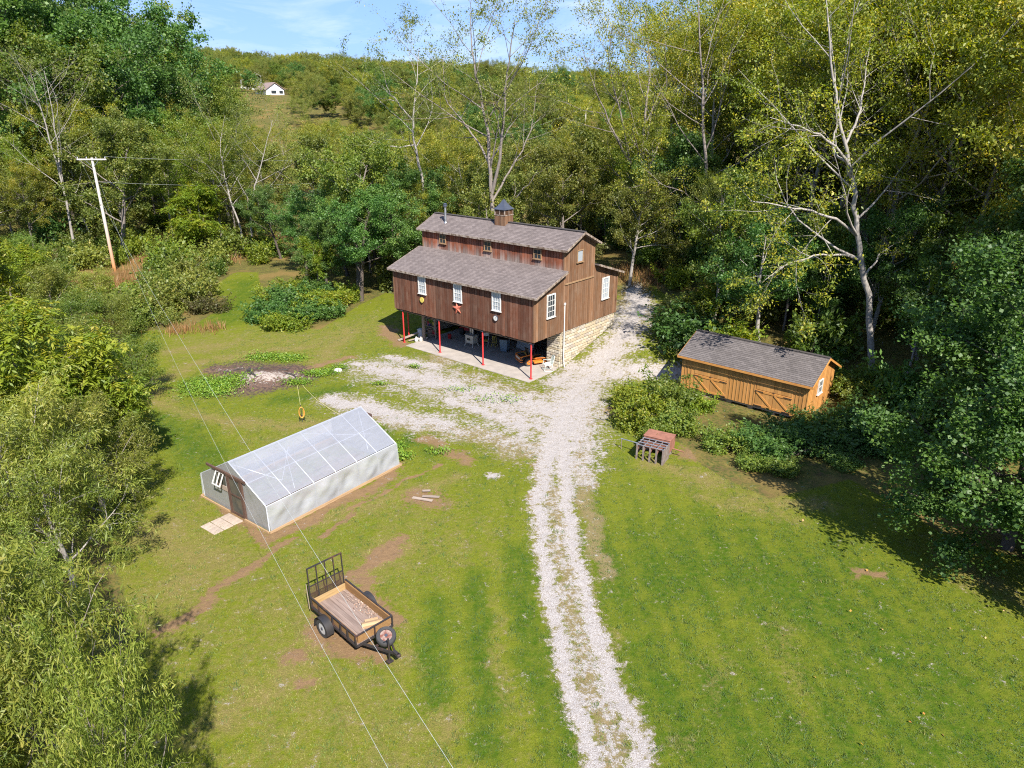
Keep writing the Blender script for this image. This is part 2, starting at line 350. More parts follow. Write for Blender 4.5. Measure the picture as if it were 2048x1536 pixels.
def ground_material():
    m, t = new_mat("ground_cover")
    pos = node(t, 'ShaderNodeNewGeometry').outputs['Position']
    A = {k: attr(t, k) for k in ('gravel', 'thin', 'dirt', 'dry', 'lush', 'ash', 'wild', 'stripe')}
    n1 = noi(t, pos, 0.22, 3); n2 = noi(t, pos, 1.3, 6, .62); n3 = noi(t, pos, 6.0, 6, .65); n4 = noi(t, pos, 38.0, 3, .7)
    s = node(t, 'ShaderNodeMapping', {'Vector': pos, 'Rotation': (0, 0, 0.5), 'Scale': (2.2, .35, 1)}).outputs[0]
    n5 = noi(t, s, 1.0, 5, .6)
    c = lambda v: mth(t, 'SUBTRACT', v, .5)
    # grass: from lush to yellowish
    lush = mth(t, 'ADD', mth(t, 'ADD', mth(t, 'MULTIPLY', A['lush'], .95), mth(t, 'MULTIPLY', mth(t, 'SUBTRACT', A['stripe'], .5), .42)), mth(t, 'ADD', mth(t, 'MULTIPLY', c(n2), 1.8), mth(t, 'MULTIPLY', c(n5), 1.6)), True)
    g = mixc(t, lush, (0.165, 0.188, 0.014), (0.044, 0.106, 0.005))
    g = mixc(t, rng_(t, n3, .30, .70), g, mixc(t, .55, g, (0.215, 0.205, 0.035)))
    dry = mth(t, 'ADD', mth(t, 'MULTIPLY', A['dry'], 1.0), mth(t, 'ADD', mth(t, 'MULTIPLY', c(n2), 2.0), mth(t, 'ADD', mth(t, 'MULTIPLY', c(n3), 2.2), -0.10)))
    dry = mth(t, 'SUBTRACT', dry, mth(t, 'MULTIPLY', A['lush'], 1.0), True)
    g = mixc(t, mth(t, 'MULTIPLY', dry, .85), g, (0.27, 0.20, 0.078))
    g = mixc(t, rng_(t, n4, .25, .75), mixc(t, .68, g, (0.016, 0.034, 0.003)), g)
    # bare soil
    df = mth(t, 'ADD', A['dirt'], mth(t, 'ADD', mth(t, 'MULTIPLY', c(n3), 1.5), mth(t, 'MULTIPLY', c(n2), .8)))
    df = rng_(t, df, .36, .70)
    soil = mixc(t, rng_(t, n3, .3, .7), (0.27, 0.165, 0.092), (0.18, 0.108, 0.062))
    soil = mixc(t, rng_(t, n4, .3, .7), mixc(t, .35, soil, (.08, .05, .03)), soil)
    g = mixc(t, mth(t, 'MULTIPLY', df, .9), g, soil)
    # dead, tan turf where stones lie thin
    tf = rng_(t, mth(t, 'ADD', mth(t, 'MAXIMUM', A['thin'], mth(t, 'MULTIPLY', A['gravel'], .9)), mth(t, 'ADD', mth(t, 'MULTIPLY', c(n3), 1.4), mth(t, 'MULTIPLY', c(n2), .9))), .20, .66)
    tan = mixc(t, rng_(t, n3, .35, .65), (0.25, 0.185, 0.105), (0.165, 0.135, 0.055))
    tan = mixc(t, rng_(t, n4, .3, .7), mixc(t, .3, tan, (.10, .07, .03)), tan)
    g = mixc(t, mth(t, 'MULTIPLY', tf, .9), g, tan)
    # pale crushed stone
    gf = mth(t, 'ADD', mth(t, 'ADD', A['gravel'], mth(t, 'MULTIPLY', A['thin'], .22)), mth(t, 'ADD', mth(t, 'MULTIPLY', c(n3), 2.5), mth(t, 'ADD', mth(t, 'MULTIPLY', c(n2), 1.6), mth(t, 'MULTIPLY', c(n4), 1.3))))
    gf = rng_(t, gf, .45, .72)
    vo = node(t, 'ShaderNodeTexVoronoi', {'Vector': pos, 'Scale': 46.0}, feature='F1')
    vc = node(t, 'ShaderNodeSeparateColor', {'Color': vo.outputs['Color']}).outputs[0]
    stone = mixc(t, vc, (0.33, 0.305, 0.29), (0.48, 0.455, 0.44))
    stone = mixc(t, rng_(t, vo.outputs['Distance'], .35, .75), stone, (0.24, 0.20, 0.17))
    g = mixc(t, gf, g, stone)
    # cold ash of the burn pile
    char = rng_(t, mth(t, 'ADD', A['ash'], mth(t, 'MULTIPLY', c(n3), 1.2)), .22, .45)
    g = mixc(t, char, g, mixc(t, rng_(t, n3, .4, .6), (0.15, 0.095, 0.07), (0.06, 0.044, 0.038)))
    af = rng_(t, mth(t, 'ADD', A['ash'], mth(t, 'MULTIPLY', c(n3), 1.6)), .80, .95)
    g = mixc(t, af, g, (0.34, 0.29, 0.25))
    # rough ground under the woods: litter, ochre grass, moss
    w = mixc(t, rng_(t, n2, .35, .65), (0.105, 0.075, 0.035), (0.16, 0.135, 0.035))
    w = mixc(t, rng_(t, n3, .45, .62), w, (0.055, 0.075, 0.018))
    w = mixc(t, rng_(t, n1, .52, .62), w, (0.17, 0.12, 0.042))
    wf = rng_(t, mth(t, 'ADD', A['wild'], mth(t, 'MULTIPLY', c(n3), .6)), .4, .6)
    g = mixc(t, mth(t, 'MULTIPLY', wf, mth(t, 'SUBTRACT', 1.0, gf)), g, w)
    hgt = mth(t, 'ADD', n4, mth(t, 'MULTIPLY', n3, 1.5))
    finish(t, g, 0.95, hgt, 0.7, 0.035, spec=0.03)
    return m

def axis_lines(lo, hi, d0, d1, step, grow):
    xs = list(np.arange(d0, d1 + 1e-6, step))
    s = step; v = d1
    while v < hi: s *= grow; v += s; xs.append(min(v, hi))
    s = step; v = d0; pre = []
    while v > lo: s *= grow; v -= s; pre.append(max(v, lo))
    return np.array(sorted(set(pre)) + xs)
gx = axis_lines(-700, 700, -19, 21, 0.16, 1.06); gy = axis_lines(-60, 1100, 11.5, 55, 0.16, 1.05)
XX, YY = np.meshgrid(gx, gy)
ZZ = land(XX, YY)
fl = fields(XX, YY)
# low relief: ruts sink, the burn heap stands up
ZZ = ZZ - 0.05 * np.clip(fl['gravel'] - .3, 0, 1) * (np.hypot(XX, YY) < 60)
ph = G(525, 758); ZZ = ZZ + 0.45 * np.exp(-(((XX - ph.x) / 1.5) ** 2 + ((YY - ph.y) / 1.3) ** 2))
rs = np.random.default_rng(3)
ZZ = ZZ + rs.normal(0, 0.012, ZZ.shape) * (np.abs(XX) < 30) * (YY < 60)
nx, ny = len(gx), len(gy)
idx = np.arange(nx * ny).reshape(ny, nx)
F = np.stack([idx[:-1, :-1], idx[:-1, 1:], idx[1:, 1:], idx[1:, :-1]], -1).reshape(-1, 4)
GROUND = ground_material()
me = np_mesh("ground", np.stack([XX, YY, ZZ], -1).reshape(-1, 3), F, True, {k: v.ravel() for k, v in fl.items()})
tag(link("ground", me, GROUND), kind="structure")
# the gravel drive: its own sheet a little proud of the soil, with loose stones on it
sel = (fl['gravel'] > .30)
fsel = sel[:-1, :-1] & sel[:-1, 1:] & sel[1:, 1:] & sel[1:, :-1]
Fd = F.reshape(ny - 1, nx - 1, 4)[fsel]
used, inv = np.unique(Fd, return_inverse=True)
Vd = np.stack([XX, YY, ZZ + 0.006], -1).reshape(-1, 3)[used]
me = np_mesh("gravel_drive", Vd, inv.reshape(-1, 4), True, {k: v.ravel()[used] for k, v in fl.items()})
tag(link("gravel_drive", me, GROUND), kind="structure")
# ------------------------------------------------------------------ building materials
def board_material(name, ramp, grey, zlo=None, zhi=None, var=0.28):
    """old vertical boards: colour differs from board to board, grain runs upright, rain-bleached foot where zlo/zhi are given"""
    m, t = new_mat(name)
    pos = node(t, 'ShaderNodeNewGeometry').outputs['Position']
    rnd = node(t, 'ShaderNodeObjectInfo').outputs['Random']
    off = node(t, 'ShaderNodeCombineXYZ', {0: mth(t, 'MULTIPLY', rnd, 40), 1: mth(t, 'MULTIPLY', rnd, 17), 2: mth(t, 'MULTIPLY', rnd, 9)}).outputs[0]
    v = node(t, 'ShaderNodeVectorMath', {0: pos, 1: off}, operation='ADD').outputs[0]
    gv = node(t, 'ShaderNodeMapping', {'Vector': v, 'Scale': (14, 14, .9)}).outputs[0]
    n = noi(t, gv, 1.0, 6, .65); n2 = noi(t, v, 1.6, 4)
    cr = node(t, 'ShaderNodeValToRGB', {'Fac': mth(t, 'ADD', mth(t, 'MULTIPLY', rnd, .55), mth(t, 'MULTIPLY', n, .5))})
    e = cr.color_ramp.elements
    e[0].position, e[0].color = 0.12, (*ramp[0], 1); e[1].position, e[1].color = .9, (*ramp[-1], 1)
    for i, c in enumerate(ramp[1:-1]):
        k = e.new(.12 + .78 * (i + 1) / (len(ramp) - 1)); k.color = (*c, 1)
    c = cr.outputs[0]
    w = mth(t, 'MULTIPLY', rng_(t, n2, .40, .72), .55)
    if zlo is not None:
        z = node(t, 'ShaderNodeSeparateXYZ', {'Vector': pos}).outputs[2]
        w = mth(t, 'ADD', mth(t, 'MULTIPLY', w, .5), rng_(t, mth(t, 'ADD', z, mth(t, 'MULTIPLY', mth(t, 'ADD', n, rnd), .5)), zlo, zhi, .95, 0.0), True)
    c = mixc(t, w, c, grey)
    c = node(t, 'ShaderNodeHueSaturation', {'Color': c, 'Value': rng_(t, mth(t, 'FRACT', mth(t, 'MULTIPLY', rnd, 13.7)), 0, 1, 1 - var, 1 + var)}).outputs[0]
    finish(t, c, 0.85, n, 0.35, 0.01, spec=.2)
    return m
MB_LOW = board_material("barn_boards_red_brown", [(.070, .027, .016), (.135, .050, .028), (.095, .042, .027), (.180, .078, .045)], (.165, .105, .076), var=.28)
MB_UP = board_material("barn_boards_bleached_foot", [(.11, .028, .013), (.23, .065, .028), (.15, .055, .032)], (.27, .215, .185), 6.6, 7.35, var=.30)
MB_GAB = board_material("barn_boards_brown", [(.115, .058, .030), (.16, .080, .042), (.20, .105, .055)], (.21, .145, .10), var=.22)
MB_DARK = simple("barn_backing", (.035, .022, .015), rough=.95)
M_SHED = board_material("shed_boards_golden", [(.35, .165, .045), (.42, .205, .058), (.48, .24, .072)], (.44, .23, .085), var=.14)
M_SHEDTRIM = simple("shed_trim_golden", (.50, .235, .06), (.42, .185, .048), rough=.6, scale=3, stretch=(1, 1, 1))
M_FASCIA = simple("weathered_fascia", (.30, .245, .20), (.12, .08, .055), rough=.9, scale=5, lo=.42, hi=.60)
M_WHITE = simple("white_paint", (.62, .61, .58), (.50, .48, .45), rough=.55, scale=3)
M_OFFTRIM = simple("brown_trim", (.30, .19, .10), (.22, .13, .07), rough=.8)
M_REDPOST = simple("red_post_paint", (.50, .035, .035), (.38, .03, .03), rough=.45, scale=4, lo=.45, hi=.7)
M_CONC = simple("concrete", (.36, .315, .275), (.28, .245, .215), rough=.9, scale=1.6, bump=.1)
M_DARKMETAL = simple("dark_cupola_metal", (.060, .070, .095), (.045, .052, .072), rough=.45, metal=.0, scale=2)
M_GALV = simple("galvanised_steel", (.42, .43, .45), (.30, .31, .33), rough=.4, metal=.7)
M_BLACK = simple("black_paint", (.022, .022, .024), (.035, .03, .028), rough=.5)
M_RUBBER = simple("rubber", (.030, .030, .033), (.05, .047, .045), rough=.85)

def glass_material(name, col, rough=.05):
    m, t = new_mat(name)
    finish(t, col, rough, spec=.6); return m
M_GLASS = glass_material("window_glass", (.030, .036, .042))
M_CURTAIN = glass_material("window_glass_with_curtain", (.30, .33, .36), .12)

def shingle_material(name, c1, c2, mortar):
    m, t = new_mat(name)
    uv = node(t, 'ShaderNodeUVMap').outputs[0]
    br = node(t, 'ShaderNodeTexBrick', {'Vector': uv, 'Color1': c1, 'Color2': c2, 'Mortar': mortar, 'Scale': 1.0, 'Mortar Size': .008, 'Bias': 0.0, 'Brick Width': .30, 'Row Height': .142, 'Mortar Smooth': .3})
    n = noi(t, uv, .55, 5, .6); n2 = noi(t, uv, 60, 2)
    c = mixc(t, rng_(t, n, .45, .75, 0, .45), br.outputs[0], mortar)
    c = mixc(t, rng_(t, n2, .3, .7, 0, .35), c, mixc(t, .5, c, (.3, .27, .26)))
    finish(t, c, .95, br.outputs['Fac'], .25, .01, spec=.12)
    return m
M_SHINGLE = shingle_material("weathered_brown_shingles", (.19, .155, .143), (.125, .10, .093), (.07, .056, .052))
M_SHINGLE2 = shingle_material("grey_shingles", (.135, .118, .113), (.085, .074, .071), (.045, .04, .038))

def roof_sheet(name, p00, p10, p01, p11, thick, mat, parent, course=.142):
    """lapped shingle courses from eave (p00-p10) to ridge (p01-p11), one mesh, UV in metres"""
    p00, p10, p01, p11 = (Vector(p) for p in (p00, p10, p01, p11))
    up = (p01 - p00); Ls = up.length; W = (p10 - p00).length
    nrm = (p10 - p00).cross(up).normalized()
    if nrm.z < 0: nrm = -nrm
    n = max(1, round(Ls / course)); V = []; Fq = []; UV = []
    def q(a, b, c, d, ua, ub):
        o = len(V); V.extend((a, b, c, d)); Fq.append((o, o + 1, o + 2, o + 3)); UV.extend(((0, ua), (W, ua), (W, ub), (0, ub)))
    for k in range(n):
        t0, t1 = k / n, (k + 1) / n
        a0, b0 = p00.lerp(p01, t0), p10.lerp(p11, t0); a1, b1 = p00.lerp(p01, t1), p10.lerp(p11, t1)
        j = nrm * 0.014
        q(a0 + j, b0 + j, b1 + nrm * .002, a1 + nrm * .002, t0 * Ls, t1 * Ls)
        q(a0 + nrm * .002 if k else a0 - nrm * thick, b0 + nrm * .002 if k else b0 - nrm * thick, b0 + j, a0 + j, t0 * Ls, t0 * Ls + .01)
    dn = -nrm * thick
    q(p00 + dn, p01 + dn, p11 + dn, p10 + dn, 0, Ls)
    q(p00 + dn, p00, p01, p01 + dn, 0, .1); q(p10 + dn, p11 + dn, p11, p10, 0, .1); q(p01 + dn, p01, p11, p11 + dn, 0, .1)
    me = bpy.data.meshes.new(name); me.from_pydata([tuple(v) for v in V], [], Fq)
    l = me.uv_layers.new(name="UVMap"); l.data.foreach_set("uv", np.array(UV, np.float32).ravel())
    return link(name, me, mat, parent)

UNIT = MB().b2((0, 0, 0), (1, 1, 1))
_u = UNIT.build("board", MB_LOW); UNIT_ME = _u.data; bpy.data.objects.remove(_u)
def unit_board(name, lo, hi, mat, parent):
    o = bpy.data.objects.new(name, BOARDS[mat.name]); COL.objects.link(o); o.parent = parent
    o.location = lo; o.scale = [b - a for a, b in zip(lo, hi)]
    return o
BOARDS = {}
for mm in (MB_LOW, MB_UP, MB_GAB, M_SHED):
    k = UNIT_ME.copy(); k.materials.clear(); k.materials.append(mm); BOARDS[mm.name] = k

def window(parent, c, w, h, axis, cols, rows, mat_frame, mat_glass, trim=.075, sashes=2, out=1):
    """a window standing proud of a wall; axis 0: wall runs along x and faces -y, axis 1: wall runs along y and faces +x"""
    def P(u, d, z): return (c[0] + u, c[1] - d, c[2] + z) if axis == 0 else (c[0] + d, c[1] + u, c[2] + z)
    def bx(mb, u0, u1, z0, z1, d0, d1):
        a, b = P(u0, d0, z0), P(u1, d1, z1); mb.b2([min(i, j) for i, j in zip(a, b)], [max(i, j) for i, j in zip(a, b)])
    m = MB()
    bx(m, -w / 2, -w / 2 + trim, -h / 2, h / 2, 0, .065); bx(m, w / 2 - trim, w / 2, -h / 2, h / 2, 0, .065)
    bx(m, -w / 2 + trim, w / 2 - trim, h / 2 - trim, h / 2, 0, .063); bx(m, -w / 2 + trim, w / 2 - trim, -h / 2, -h / 2 + trim * .6, 0, .063)
    fr = m.build("window", mat_frame, parent)
    s = MB(); bx(s, -w / 2 - .04, w / 2 + .04, -h / 2 - .045, -h / 2 - .002, 0, .10); s.build("sill", mat_frame, fr)
    iw, ih = w - 2 * trim, h - 1.6 * trim; z0 = -h / 2 + .6 * trim
    g = MB(); bx(g, -iw / 2, iw / 2, z0, z0 + ih, .01, .022); g.build("pane", mat_glass, fr)
    b = MB(); bw = .02
    for i in range(1, cols): u = -iw / 2 + iw * i / cols; bx(b, u - bw / 2, u + bw / 2, z0, z0 + ih, .023, .040)
    n = rows * sashes
    for i in range(1, n):
        z = z0 + ih * i / n; k = bw * (2.2 if i == rows and sashes > 1 else 1); bx(b, -iw / 2, iw / 2, z - k / 2, z + k / 2, .024, .046)
    b.build("muntins", mat_frame, fr)
    return fr

# ------------------------------------------------------------------ the barn
L, D1, D2, D3 = 12.495, 2.92, 3.365, 2.805
DD = D1 + D2 + D3
HW, HE, HC0, HCE, HR, HREAR, HRJ = 2.452, 5.25, 6.30, 7.66, 8.40, 5.31, 6.20
barn = thing("barn", "weathered red-brown board barn with stepped shingle roofs on a stone foundation", "barn", (BX, BY, 0), BTH)
rnd = random.Random(5)
# walls
fw = MB().b2((-L + .03, .045, HW + .01), (-.03, .12, HE + .0)).build("front_wall", MB_DARK, barn)
n = 60; w = L / n
for i in range(n):
    unit_board("board", (-L + i * w + .015, .03 - rnd.uniform(.012, .03), HW - rnd.uniform(0, .03)), (-L + (i + 1) * w - .015, .044, HE), MB_LOW, fw)
uw = MB().b2((-L + .03, D1 + .045, HC0 - .8), (-.03, D1 + .12, HCE + .05)).build("clerestory_wall", MB_DARK, barn)
for i in range(n):
    unit_board("board", (-L + i * w + .015, D1 + .03 - rnd.uniform(.010, .03), HC0 - .12), (-L + (i + 1) * w - .015, D1 + .044, HCE), MB_UP, uw)
def gable_top(b):
    if b < D1: return HE + (HC0 - HE) * b / D1
    if b < D1 + D2: return HCE + (HR - HCE) * (1 - abs(b - D1 - D2 / 2) / (D2 / 2))
    return HRJ + (HREAR - HRJ) * (b - D1 - D2) / D3
def gable(a0, a1, name, boards):
    prof = [(0.13, HW + .01), (DD - .05, HW + .01), (DD - .05, HREAR - .05), (D1 + D2, HRJ - .05), (D1 + D2, HCE - .05), (D1 + D2 / 2, HR - .08), (D1 + .13, HCE - .05), (D1 + .13, HC0 - .05), (0.13, HE - .02)]
    g = MB().prism(prof, 0, a0, a1).build(name, MB_DARK, barn)
    return g
gr = gable(-.10, -.04, "gable_wall", True)
gl = gable(-L + .04, -L + .10, "gable_wall", True)
for (wall, s, a) in ((gr, 1, -.036), (gl, -1, -L + .036)):
    cuts = sorted(set([round(v, 4) for v in np.concatenate([np.linspace(0.0, D1, 14), np.linspace(D1, D1 + D2 / 2, 9), np.linspace(D1 + D2 / 2, D1 + D2, 9), np.linspace(D1 + D2, DD, 14)])]))
    for b0, b1 in zip(cuts[:-1], cuts[1:]):
        e = 1e-3; z0, z1 = gable_top(b0 + e), gable_top(b1 - e)
        d = rnd.uniform(.014, .03)
        MB().prism([(b0 + .012, HW - rnd.uniform(0, .03)), (b1 - .012, HW - rnd.uniform(0, .03)), (b1 - .012, z1), (b0 + .012, z0)], 0, a, a + s * d).build("board", MB_GAB, wall)
MB().b2((-L + .05, DD - .10, HW), (-.05, DD, HREAR)).build("rear_wall", MB_GAB, barn)
MB().b2((-L + .05, D1 + D2 - .10, HRJ - .3), (-.05, D1 + D2, HCE)).build("rear_clerestory_wall", MB_GAB, barn)
MB().b2((-L + .12, .13, HW + .03), (-.12, DD - .12, HW + .16)).build("floor_deck", MB_DARK, barn)
j = MB()
for b in np.linspace(.6, DD - .6, 12): j.b2((-L + .3, b - .04, HW - .16), (-.3, b + .04, HW + .03))
j.build("joists", MB_DARK, barn)
MB().b2((-L + .1, .05, HW - .14), (-.1, .22, HW + .008)).build("girder", MB_DARK, barn)
# corner boards
cb = MB()
for (x0, x1, y0, y1, z0, z1) in ((-.085, .006, -.010, .030, HW, HE), (-.006, .030, -.008, .085, HW, HE - .02), (-L - .006, -L + .085, -.010, .030, HW, HE), (-.08, .006, D1 - .010, D1 + .03, HC0 + .05, HCE), (-L, -L + .08, D1 - .01, D1 + .03, HC0 + .05, HCE), (-.004, .034, DD - .09, DD + .01, HW, HREAR)):
    cb.b2((x0, y0, z0), (x1, y1, z1))
cb.build("corner_boards", MB_GAB, barn)
# roofs
OV, EO = .32, .20
def slope(b0, z0, b1, z1, ext):                                  # carry the eave out past the wall
    k = (z1 - z0) / (b1 - b0); return b0 - ext * (1 if b1 > b0 else -1), z0 - ext * abs(k)
e = slope(0, HE + .08, D1, HC0 + .06, EO)
lo = roof_sheet("lower_roof", (-L - OV, e[0], e[1]), (OV, e[0], e[1]), (-L - OV, D1 + .02, HC0 + .06), (OV, D1 + .02, HC0 + .06), .09, M_SHINGLE, barn)
e2 = slope(D1, HCE + .06, D1 + D2 / 2, HR + .10, .20)
upf = roof_sheet("upper_roof", (-L - OV, e2[0], e2[1]), (OV, e2[0], e2[1]), (-L - OV, D1 + D2 / 2, HR + .10), (OV, D1 + D2 / 2, HR + .10), .09, M_SHINGLE, barn)
e3 = D1 + D2 + .20
roof_sheet("upper_roof", (OV, e3, e2[1]), (-L - OV, e3, e2[1]), (OV, D1 + D2 / 2, HR + .10), (-L - OV, D1 + D2 / 2, HR + .10), .09, M_SHINGLE, barn)
e4 = slope(DD, HREAR + .06, D1 + D2, HRJ + .06, .36)
roof_sheet("rear_roof", (OV, DD + .36, e4[1]), (-L - OV, DD + .36, e4[1]), (OV, D1 + D2, HRJ + .06), (-L - OV, D1 + D2, HRJ + .06), .09, M_SHINGLE, barn)
MB().beam((-L - OV, D1 + D2 / 2, HR + .135), (OV, D1 + D2 / 2, HR + .135), .26, .035).build("ridge_cap", M_SHINGLE2, upf)
def fascia(p, q, h=.13, d=.03):
    return MB().beam(p, q, d, h).build("fascia", M_FASCIA, barn)
fascia((-L - OV - .01, e[0] - .018, e[1] - .055), (OV + .01, e[0] - .018, e[1] - .055), .13)
fascia((-L - OV - .01, e2[0] - .018, e2[1] - .055), (OV + .01, e2[0] - .018, e2[1] - .055), .12)
for s, x in ((1, OV + .018), (-1, -L - OV - .018)):
    fascia((x, e[0], e[1] - .05), (x, D1 - .03, HC0), .13)
    fascia((x, e2[0], e2[1] - .05), (x, D1 + D2 / 2, HR + .06), .12)
    fascia((x, e3, e2[1] - .05), (x, D1 + D2 / 2, HR + .06), .12)
    fascia((x, DD + .36, e4[1] - .05), (x, D1 + D2 + .03, HRJ), .13)
MB().b2((-L - .1, e[0] + .03, HE - .06), (.1, -.03, HE - .03)).build("soffit", MB_DARK, barn)
# windows
for a0, a1 in ((-9.90, -9.22), (-6.60, -5.88), (-3.30, -2.56)):
    window(barn, ((a0 + a1) / 2, .0, 4.52), .72, 1.17, 0, 3, 2, M_WHITE, M_CURTAIN)
for a in (-10.42, -6.23, -2.05):
    window(barn, (a, D1, 7.12), .62, .62, 0, 2, 2, M_OFFTRIM, M_GLASS, trim=.05, sashes=1)
for b, m in ((1.63, M_GLASS), (7.62, M_CURTAIN)):
    window(barn, (0, b, 4.42), .82, 1.45, 1, 3, 2, M_WHITE, m)
window(barn, (0, 4.54, 7.03), .66, .76, 1, 1, 1, M_OFFTRIM, M_CURTAIN, trim=.06, sashes=1)
MB().beam((.02, D1 + .1, 5.47), (.02, D1 + D2 - .1, 5.45), .05, .09).build("door_track", M_OFFTRIM, barn)
# cupola
cu = MB().b2((-6.28 - .43, D1 + D2 / 2 - .43, HR - .35), (-6.28 + .43, D1 + D2 / 2 + .43, 8.94)).build("cupola", MB_DARK, barn)
for k in range(6):
    for sy in (-1, 1):
        unit_board("board", (-6.71 + k * .1433 + .006, D1 + D2 / 2 + sy * .44 - .014, HR - .3), (-6.71 + (k + 1) * .1433 - .006, D1 + D2 / 2 + sy * .44 + .014, 8.94), MB_GAB, cu); unit_board("board", (-6.28 + sy * .44 - .014, D1 + D2 / 2 - .43 + k * .1433 + .006, HR - .3), (-6.28 + sy * .44 + .014, D1 + D2 / 2 - .43 + (k + 1) * .1433 - .006, 8.94), MB_GAB, cu)
cc = (-6.28, D1 + D2 / 2)
MB().b2((cc[0] - .47, cc[1] - .47, 8.945), (cc[0] + .47, cc[1] + .47, 8.99)).build("ledge", M_FASCIA, cu)
MB().b2((cc[0] - .40, cc[1] - .40, 8.99), (cc[0] + .40, cc[1] + .40, 9.33)).build("louvre_box", MB_GAB, cu)
lv = MB()
for k in range(4):
    z = 9.03 + k * .075
    for sx in (-1, 1):
        lv.box((cc[0], cc[1] + sx * .415, z), (.70, .05, .015), M=RX(sx * .6)); lv.box((cc[0] + sx * .415, cc[1], z), (.05, .70, .015), M=RY(-sx * .6))
lv.build("louvres", MB_GAB, cu)
po = MB()
for sx in (-1, 0, 1):
    for sy in (-1, 0, 1):
        if sx or sy: po.box((cc[0] + sx * .415, cc[1] + sy * .415, 9.16), (.06, .06, .34))
po.build("corner_posts", M_FASCIA, cu)
rp = [(.50, 9.33), (.49, 9.36), (.33, 9.50), (.18, 9.70), (.06, 9.92), (.0, 9.99)]
V = []; Fq = []
for r_, z in rp:
    V += [(cc[0] + sx * r_, cc[1] + sy * r_, z) for sx, sy in ((-1, -1), (1, -1), (1, 1), (-1, 1))]
for k in range(len(rp) - 1): Fq += [(k * 4 + i, k * 4 + (i + 1) % 4, k * 4 + 4 + (i + 1) % 4, k * 4 + 4 + i) for i in range(4)]
Fq.append((3, 2, 1, 0))
MB().add(V, Fq).build("cupola_roof", M_DARKMETAL, cu)
# stove flue
fp = MB().tube([(-10.92, D1 + .82, 7.7), (-10.92, D1 + .82, 9.2)], .075, 14).build("flue_pipe", M_GALV, barn, True)
MB().lathe([(.10, 9.16), (.15, 9.2), (.15, 9.30), (.10, 9.33), (.14, 9.36), (.05, 9.42)], (-10.92, D1 + .82, 0), 14).build("flue_cap", M_DARKMETAL, fp, True)
MB().lathe([(.20, 7.86), (.17, 7.96), (.085, 8.12)], (-10.92, D1 + .82, .03), 14).build("flashing", M_GALV, fp, True)
# red pipe posts
for (a, b, z0) in ((-11.82, .12, 0), (-8.211, .12, .03), (-4.258, .12, .03), (-.28, .12, .03), (-12.3, 1.0, 0)):
    p_ = MB().tube([(a, b, z0), (a, b, HW - .13)], .05, 12).build("post", M_REDPOST, barn, True)
    MB().b2((a - .1, b - .1, HW - .128), (a + .1, b + .1, HW - .105)).build("post_cap", M_DARKMETAL, p_)
    MB().b2((a - .09, b - .09, z0), (a + .09, b + .09, z0 + .02)).build("base_plate", M_REDPOST, p_)
# conduit up the corner
MB().tube([(.05, 3.02, 4.2), (.05, 3.02, .55), (.10, 3.06, .35), (.10, 3.06, -.1)], .038, 10).build("conduit_pipe", M_WHITE, barn, True)
MB().b2((.02, 2.96, 4.18), (.10, 3.08, 4.32)).build("conduit_head", M_WHITE, barn)
# stone foundation
def stone_tone():
    m, t = new_mat("fieldstone")
    r_ = node(t, 'ShaderNodeObjectInfo').outputs['Random']
    pos = node(t, 'ShaderNodeNewGeometry').outputs['Position']; n = noi(t, pos, 7, 5, .6)
    cr = node(t, 'ShaderNodeValToRGB', {'Fac': mth(t, 'ADD', mth(t, 'MULTIPLY', r_, .8), mth(t, 'MULTIPLY', mth(t, 'SUBTRACT', n, .5), .5), True)})
    e = cr.color_ramp.elements; e[0].color = (.33, .27, .19, 1); e[1].color = (.46, .42, .35, 1)
    for p, c in ((.25, (.42, .35, .24)), (.5, (.47, .42, .34)), (.7, (.30, .26, .22)), (.85, (.45, .36, .22))): k = e.new(p); k.color = (*c, 1)
    finish(t, cr.outputs[0], .9, n, .5, .03, spec=.2); return m
M_STONE = stone_tone()
M_MORTAR = simple("lime_mortar", (.46, .39, .27), (.36, .30, .21), rough=.95, scale=8)
STONES = []
for s in range(7):
    r_ = random.Random(s); m = MB(); c = .08
    pts = []
    for z in (0, 1):
        for x, y in ((0, 0), (1, 0), (1, 1), (0, 1)): pts.append((x + r_.uniform(-.0, .05) * (1 - 2 * x), y, z + r_.uniform(0, .12) * (1 - 2 * z)))
    ins = [(min(max(p[0], .06), .94), -0.28 if p[1] == 0 else p[1], min(max(p[2], .14), .86)) for p in (pts[0], pts[1], pts[5], pts[4])]
    V = pts + ins
    m.add(V, [(0, 3, 2, 1), (4, 5, 6, 7), (1, 2, 6, 5), (2, 3, 7, 6), (3, 0, 4, 7), (0, 1, 9, 8), (1, 5, 10, 9), (5, 4, 11, 10), (4, 0, 8, 11), (8, 9, 10, 11)])
    o = m.build("stone", M_STONE); STONES.append(o.data); bpy.data.objects.remove(o)
